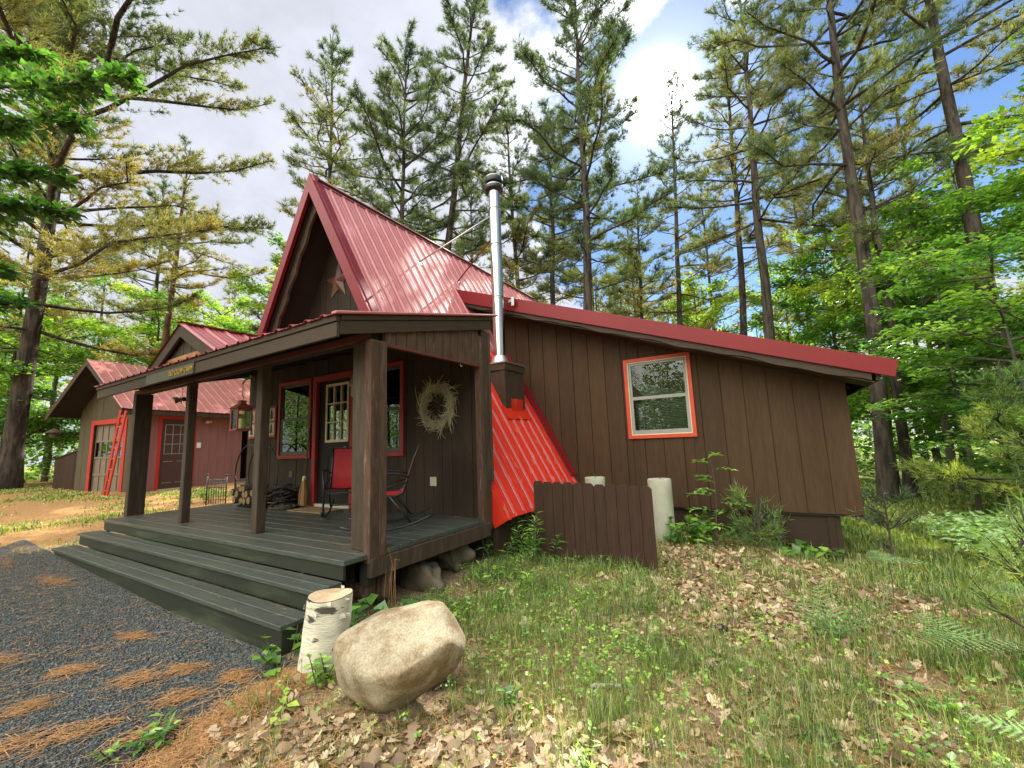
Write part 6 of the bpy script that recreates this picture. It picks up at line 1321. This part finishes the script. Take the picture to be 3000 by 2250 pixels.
    # grass blades in tufts
    def blades(name, lab, n, fn, box, hmin, hmax, tint, clump=.05, per=9, w=.0035):
        Q = scatter(rg, n//per, *box, fn); Q = np.repeat(Q, per, 0)+rg.normal(0, clump, (len(Q)*per, 2)); Q = Q[~BLD(Q[:, 0], Q[:, 1])]; n = len(Q)
        a = rg.uniform(0, 6.28, n); h = rg.uniform(hmin, hmax, n)*rg.uniform(.6, 1.2, n); le = rg.uniform(.1, .75, n); b = np.stack([Q[:, 0], Q[:, 1], gz(Q[:, 0], Q[:, 1])-.005], -1); d = ang(a); sd = ang(a+np.pi/2+rg.normal(0, .4, n))
        ww = w*np.clip(np.hypot(Q[:, 0], Q[:, 1])/3, 1, 6)[:, None]
        m1 = b+d*(h*le*.35)[:, None]+UP*(h*.6)[:, None]; tp = b+d*(h*le)[:, None]+UP*(h*(1-.35*le))[:, None]
        V = np.stack([b-sd*ww, b+sd*ww, m1+sd*ww*.8, m1-sd*ww*.8, tp], 1).reshape(-1, 3); i = np.arange(n)*5
        o = mesh_np(name, V, np.stack([i, i+1, i+2, i+3], 1), 'grass_blade', tint=np.repeat(np.clip(rg.normal(tint, .2, n), 0, 1), 5), F2=np.stack([i+3, i+2, i+4], 1)); tag(o, lab, 'grass', kind='stuff')
    fg = lambda x, y: np.clip(1.0*(.55*blob(x, y, -1.9, 3.4, 1.1, 1.0)+.5*blob(x, y, -.9, 2.6, .9, .6)+.45*blob(x, y, .6, 3.0, .9, 1.3)+.35*blob(x, y, -.2, 2.2, .8, .6)+.5*blob(x, y, -2.4, 4.4, .8, .5)+.30*blob(x, y, 1.5, 5, 1.2, 2)+.05)*np.clip(vnoise(x, y, 3.1, 2)*2.2-.45, .03, 1), 0, 1)*(near_gravel(x, y) < -.05)
    blades('grass', 'thin green grass growing through the leaf litter in the foreground', 34000, fg, (-3.0, 3.2, 1.0, 8.0), .03, .11, .40, .06, 6, .0015)
    ft = lambda x, y: np.clip(fg(x, y)*1.6+.10*(near_gravel(x, y) < -.05), 0, 1)
    blades('grass_tufts', 'taller darker tufts of grass standing in the foreground', 26000, ft, (-2.9, 3.2, 1.0, 8.0), .08, .22, .24, .055, 26, .0015)
    blades('dry_grass', 'dry straw-coloured grass lying in the foreground', 9000, fg, (-2.9, 3.0, 1.0, 7.0), .05, .14, .95, .05, 8, .0016)
    blades('yard_grass', 'sunlit short grass on the yard behind the right end of the wing', 42000, lambda x, y: np.clip(.5*vnoise(x, y, 1.2, 5)+.25, 0, 1)*(x > .3), (.4, 9, 6.5, 20), .05, .14, .48, .10, 9, .0035)
    blades('lawn_grass', 'patchy yellow-green grass in front of the garage', 15000, lambda x, y: np.clip(vnoise(x, y, 1.1, 8)*2.6-1.25, 0, 1)*(near_gravel(x, y) < -.2)+.5*blob(x, y, -9.0, 2.1, .4, .35), (-27, -8.75, .8, 6.5), .03, .09, .60, .14, 8, .0030)
    # clover-like sprouts
    Q = scatter(rg, 2600, -3.1, 2.6, 1.2, 6.6, lambda x, y: np.clip((.9*blob(x, y, -2.0, 3.5, 1.1, 1.0)+.7*blob(x, y, -1.3, 2.7, .8, .6)+.4*blob(x, y, -2.6, 4.6, .6, .5)+.5*blob(x, y, .7, 2.9, .9, .9)+.10)*(vnoise(x, y, 3.3, 5)*1.5-.2), 0, 1)*(near_gravel(x, y) < -.05)); n = len(Q); k = 5
    c = np.stack([Q[:, 0], Q[:, 1], gz(Q[:, 0], Q[:, 1])+rg.uniform(.02, .10, n)], -1); P = np.repeat(c, k, 0)+rg.normal(0, .010, (n*k, 3)); D = ang(rg.uniform(0, 6.28, n*k)); N = nrm(rg.normal(0, .35, (n*k, 3))+UP)
    V, F = leaves(rg, P, N, D, rg.uniform(.014, .030, n*k), .8); o = mesh_np('clover', V, F, 'herb_leaf', tint=np.repeat(np.clip(rg.normal(.6, .22, n*k), 0, 1), 4)); tag(o, 'bright low clover-like sprouts among the foreground grass', 'ground cover', kind='stuff')
    # fern drifts at the far right of the yard, one pale mass
    Q = scatter(rg, 900, 1.7, 5.2, 6.2, 10.5, lambda x, y: .8*blob(x, y, 2.9, 7.9, 1.0, 1.1)+.5*blob(x, y, 4.0, 7.6, .9, 1.2)); n = len(Q); k = 12
    c = np.stack([Q[:, 0], Q[:, 1], gz(Q[:, 0], Q[:, 1])+rg.uniform(.18, .42, n)], -1); P = np.repeat(c, k, 0)+rg.normal(0, .10, (n*k, 3))*np.array([1, 1, .25]); V, F = leaves(rg, P, nrm(rg.normal(0, .3, (n*k, 3))+UP), ang(rg.uniform(0, 6.28, n*k)), rg.uniform(.08, .16, n*k), .35)
    o = mesh_np('fern_bed', V, F, 'fern_frond', tint=np.repeat(np.clip(rg.normal(.75, .15, n*k), 0, 1), 4)); tag(o, 'pale bed of ferns at the right side of the yard', 'ferns', kind='stuff')
litter()
# ------------------------------------------------------------------ single plants
def fern(lab, x, y, h, az, seed, fr=3, tint=.6, L=.42):
    rg = np.random.default_rng(seed); z = float(gz(x, y)); t = thing('fern', lab, 'fern', (x, y, z), 0, 'bracken ferns in the right foreground'); top = V3(x, y, z+h)
    mb = MB(); mb.tube([(x, y, z-.02), (x+.01, y, z+h*.5), top], .004, 5); mb.build('stalk', 'twig_bark', t)
    for i in range(fr):
        a = az+(i-(fr-1)/2)*rad(115 if fr == 3 else 62)+rg.normal(0, .1); d = V3(math.cos(a), math.sin(a), .12 if fr == 3 else .75); d = d/np.linalg.norm(d); sd = V3(-math.sin(a), math.cos(a), 0); Vs = []; Fs = []
        n = 10; nr_ = np.cross(d, sd)
        for k in range(n):
            s = k/n; p = top+d*L*s*1.0-UP*.10*s*s*L; pl = L*.46*(1-s)**.8+.012
            for sg in (-1, 1):
                q = unit(sd*sg+d*.45)
                for j in range(7):
                    e = j/7; b = p+q*pl*e-UP*.05*e*e*pl; w = .012*(1-e*.8)*(1-.4*s)+.002
                    for s2 in (-1, 1): Vs += [b, b+q*pl/7, b+q*pl*.08+d*s2*w]; Fs.append([len(Vs)-3, len(Vs)-2, len(Vs)-1])
        mesh_np('frond', np.array(Vs), np.array(Fs), 'fern_frond', t, tint=np.full(len(Vs), np.clip(tint+rg.normal(0, .06), 0, 1)))
fern('pale flat fern rising on a thin stalk near the corner of the wing', .70, 5.0, .34, rad(100), 1, 3, .85, .30)
fern('upright deep green fern in the middle of the right foreground', .20, 3.72, .05, rad(95), 2, 5, .30, .42)
fern('pale fern spreading low at the right, nearest the yellow-green pine sapling', .78, 3.55, .20, rad(110), 3, 3, .85, .36)
fern('fern with drooping fronds beside the yellow-green pine sapling', 1.35, 4.55, .26, rad(80), 5, 3, .6, .34)
fern('pale fern in front of the fern bed at the right', 1.75, 5.4, .30, rad(120), 6, 3, .8, .36)
fern('small pale fern at the bottom right corner of the view', .80, 2.62, .16, rad(60), 4, 3, .75, .26)
def herb(name, lab, x, y, n, h, ls, asp, seed, tint=.45, spread=.2, mt='herb_leaf', pair=True, cat='plant', group=None, stems=4, dr=.5):
    """stems with paired or alternate leaves"""
    rg = np.random.default_rng(seed); z = float(gz(x, y)); t = thing(name, lab, cat, (x, y, z), 0, group); parts = []; P = []; D = []; S = []
    for s in range(stems):
        b = V3(x+rg.normal(0, spread*.4), y+rg.normal(0, spread*.4), z-.02); a = rg.uniform(0, 6.28); hh = h*rg.uniform(.6, 1.05); tp = b+V3(math.cos(a)*spread*.5, math.sin(a)*spread*.5, hh); q = np.linspace(0, 1, 5); path = b+(tp-b)*q[:, None]+np.outer(np.sin(q*np.pi)*.02, rg.normal(0, 1, 3)); parts.append(poly_tubes(path[None], (.004*(1-.7*q)+.0012)[None], 5))
        for k in range(n):
            f = .22+.78*(k+.5)/n; p = b+(tp-b)*f; az = k*2.4+rg.normal(0, .3)
            for c in ((0, math.pi) if pair else (0,)): P.append(p); D.append((math.cos(az+c), math.sin(az+c), rg.uniform(.0, .5))); S.append(ls*rg.uniform(.7, 1.2)*(1.15-.5*abs(f-.5)))
    V, F = join(parts); mesh_np('stem', V, F, 'twig_bark', t); P = np.array(P); D = nrm(np.array(D)); N = nrm(UP-D*D[:, 2:3]+rg.normal(0, .2, P.shape)); V, F = leaves(rg, P, N, D-UP*dr*.3, np.array(S), asp)
    mesh_np('foliage', V, F, mt, t, tint=np.repeat(np.clip(rg.normal(tint, .15, len(P)), 0, 1), 4)); return t
def sapling(lab, x, y, seed):
    """single stem with long sprays of paired oval leaflets"""
    rg = np.random.default_rng(seed); z = float(gz(x, y)); t = thing('sapling', lab, 'sapling', (x, y, z)); q = np.linspace(0, 1, 8); H = 1.22; path = V3(x, y, z-.03)+np.stack([.06*np.sin(q*3)+.05*q, .03*q, q*H], -1); parts = [poly_tubes(path[None], (.009*(1-.8*q)+.0015)[None], 6)]; P = []; D = []; S = []
    for k in range(13):
        f = .10+.86*k/12; p = V3(*[np.interp(f, q, path[:, i]) for i in range(3)]); az = k*2.5+rg.normal(0, .4); L = (.34 if f < .7 else .24)*rg.uniform(.75, 1.15); d = unit((math.cos(az), math.sin(az)*.8, .38)); s = np.linspace(0, 1, 5); br = p+d*L*s[:, None]-np.outer(s**2*L*.30, UP); parts.append(poly_tubes(br[None], np.full((1, 5), .0022), 4))
        for j in range(6):
            e = .22+.78*j/5; b = V3(*[np.interp(e, s, br[:, i]) for i in range(3)]); sd = unit(np.cross(d, UP))
            for sg in (-1, 1): P.append(b); D.append(sd*sg+d*.6); S.append(.095*rg.uniform(.8, 1.15))
        P.append(br[-1]); D.append(d-UP*.3); S.append(.10)
    V, F = join(parts); mesh_np('stem', V, F, 'twig_bark', t); P = np.array(P); D = nrm(np.array(D)); V, F = leaves(rg, P, nrm(UP+rg.normal(0, .22, P.shape)), D, np.array(S), .42); mesh_np('foliage', V, F, 'herb_leaf', t, tint=np.repeat(np.clip(rg.normal(.42, .14, len(P)), 0, 1), 4))
sapling('slim bright sapling with paired oval leaves in front of the wing wall', -.85, 6.15, 3)
herb('shrub', 'low leafy shrub at the foot of the sapling beside the concrete pier', -.95, 6.1, 7, .42, .13, .6, 4, .35, .45, stems=11, cat='shrub')
G = 'tall willow-leaved weeds beside the deck corner'
herb('tall_weed', 'clump of narrow-leaved weeds at the deck corner under the red panel', -2.80, 4.66, 12, .56, .12, .16, 5, .30, .5, group=G, stems=12, cat='weed')
herb('tall_weed', 'narrow-leaved weeds just left of the picket screen', -2.60, 4.60, 12, .70, .12, .16, 6, .35, .25, group=G, stems=5, cat='weed')
herb('tall_weed', 'short green weeds at the foot of the deck corner stones', -2.62, 3.9, 8, .26, .085, .2, 7, .5, .7, group=G, stems=16, cat='weed')
G = 'broad-leaved plants round the cabin'
herb('broadleaf_plant', 'broad-leaved plants between the birch stump and the deck pier', -2.86, 2.32, 3, .27, .14, .8, 8, .22, .42, group=G, stems=12, pair=False)
herb('broadleaf_plant', 'round-leaved vine at the step end left of the birch stump', -2.86, 1.66, 3, .24, .085, .9, 9, .35, .16, group=G, stems=7, pair=False)
herb('broadleaf_plant', 'large round leaves along the wing skirting', .10, 6.62, 3, .22, .17, .8, 10, .35, .5, group=G, stems=8, pair=False)
herb('broadleaf_plant', 'bright small herb at the foot of the boulder and stump', -2.42, 1.68, 5, .22, .055, .6, 11, .65, .12, group=G, stems=6)
herb('broadleaf_plant', 'dark-leaved weed rooted in the gravel edge at the bottom', -2.75, .93, 4, .13, .07, .38, 12, .35, .14, group=G, stems=6)
herb('broadleaf_plant', 'yellow-green seedling in the needles left of the boulder', -2.36, 1.42, 2, .12, .08, .5, 13, .95, .05, group=G, stems=2)
herb('broadleaf_plant', 'yellowish bushy seedling in the grass at the bottom middle', -.80, 1.80, 7, .20, .05, .35, 14, .95, .12, group=G, stems=6)
herb('broadleaf_plant', 'low light-green leaves at the bottom middle edge', -.72, 1.66, 3, .10, .09, .7, 15, .75, .14, group=G, stems=5, pair=False)
herb('broadleaf_plant', 'leafy dark seedling in the foreground below the birch stick', -1.35, 2.05, 4, .13, .06, .5, 16, .25, .06, group=G, stems=4)
herb('broadleaf_plant', 'seedlings at the deck pier with yellow-green leaves', -2.55, 2.95, 5, .18, .06, .55, 17, .6, .5, group=G, stems=14)
herb('broadleaf_plant', 'light green leafy seedlings at the lower right below the spreading fern', .62, 2.75, 4, .16, .06, .6, 19, .7, .3, group=G, stems=9)
herb('broadleaf_plant', 'leafy green plants under the yellow-green pine sapling', 1.05, 3.45, 5, .22, .07, .55, 20, .5, .4, group=G, stems=14)
herb('broadleaf_plant', 'weeds beside the iron border panels at the garage steps', -11.9, 4.75, 5, .35, .11, .5, 18, .6, .5, group=G, stems=12)
mb = MB()
for k in range(5): mb.tube([(-2.98+.03*k, 2.62+.02*(k % 3), .0), (-2.97+.03*k+.02*math.sin(k), 2.62+.02*(k % 3), .25+.06*k), (-2.96+.03*k+.05*math.sin(k*2), 2.63, .40+.09*(k % 3))], [.0025, .002, .001], 4)
tag(mb.build('dry_stems', 'straw'), 'bare dry stems standing against the deck edge by the corner post', 'dry stems')
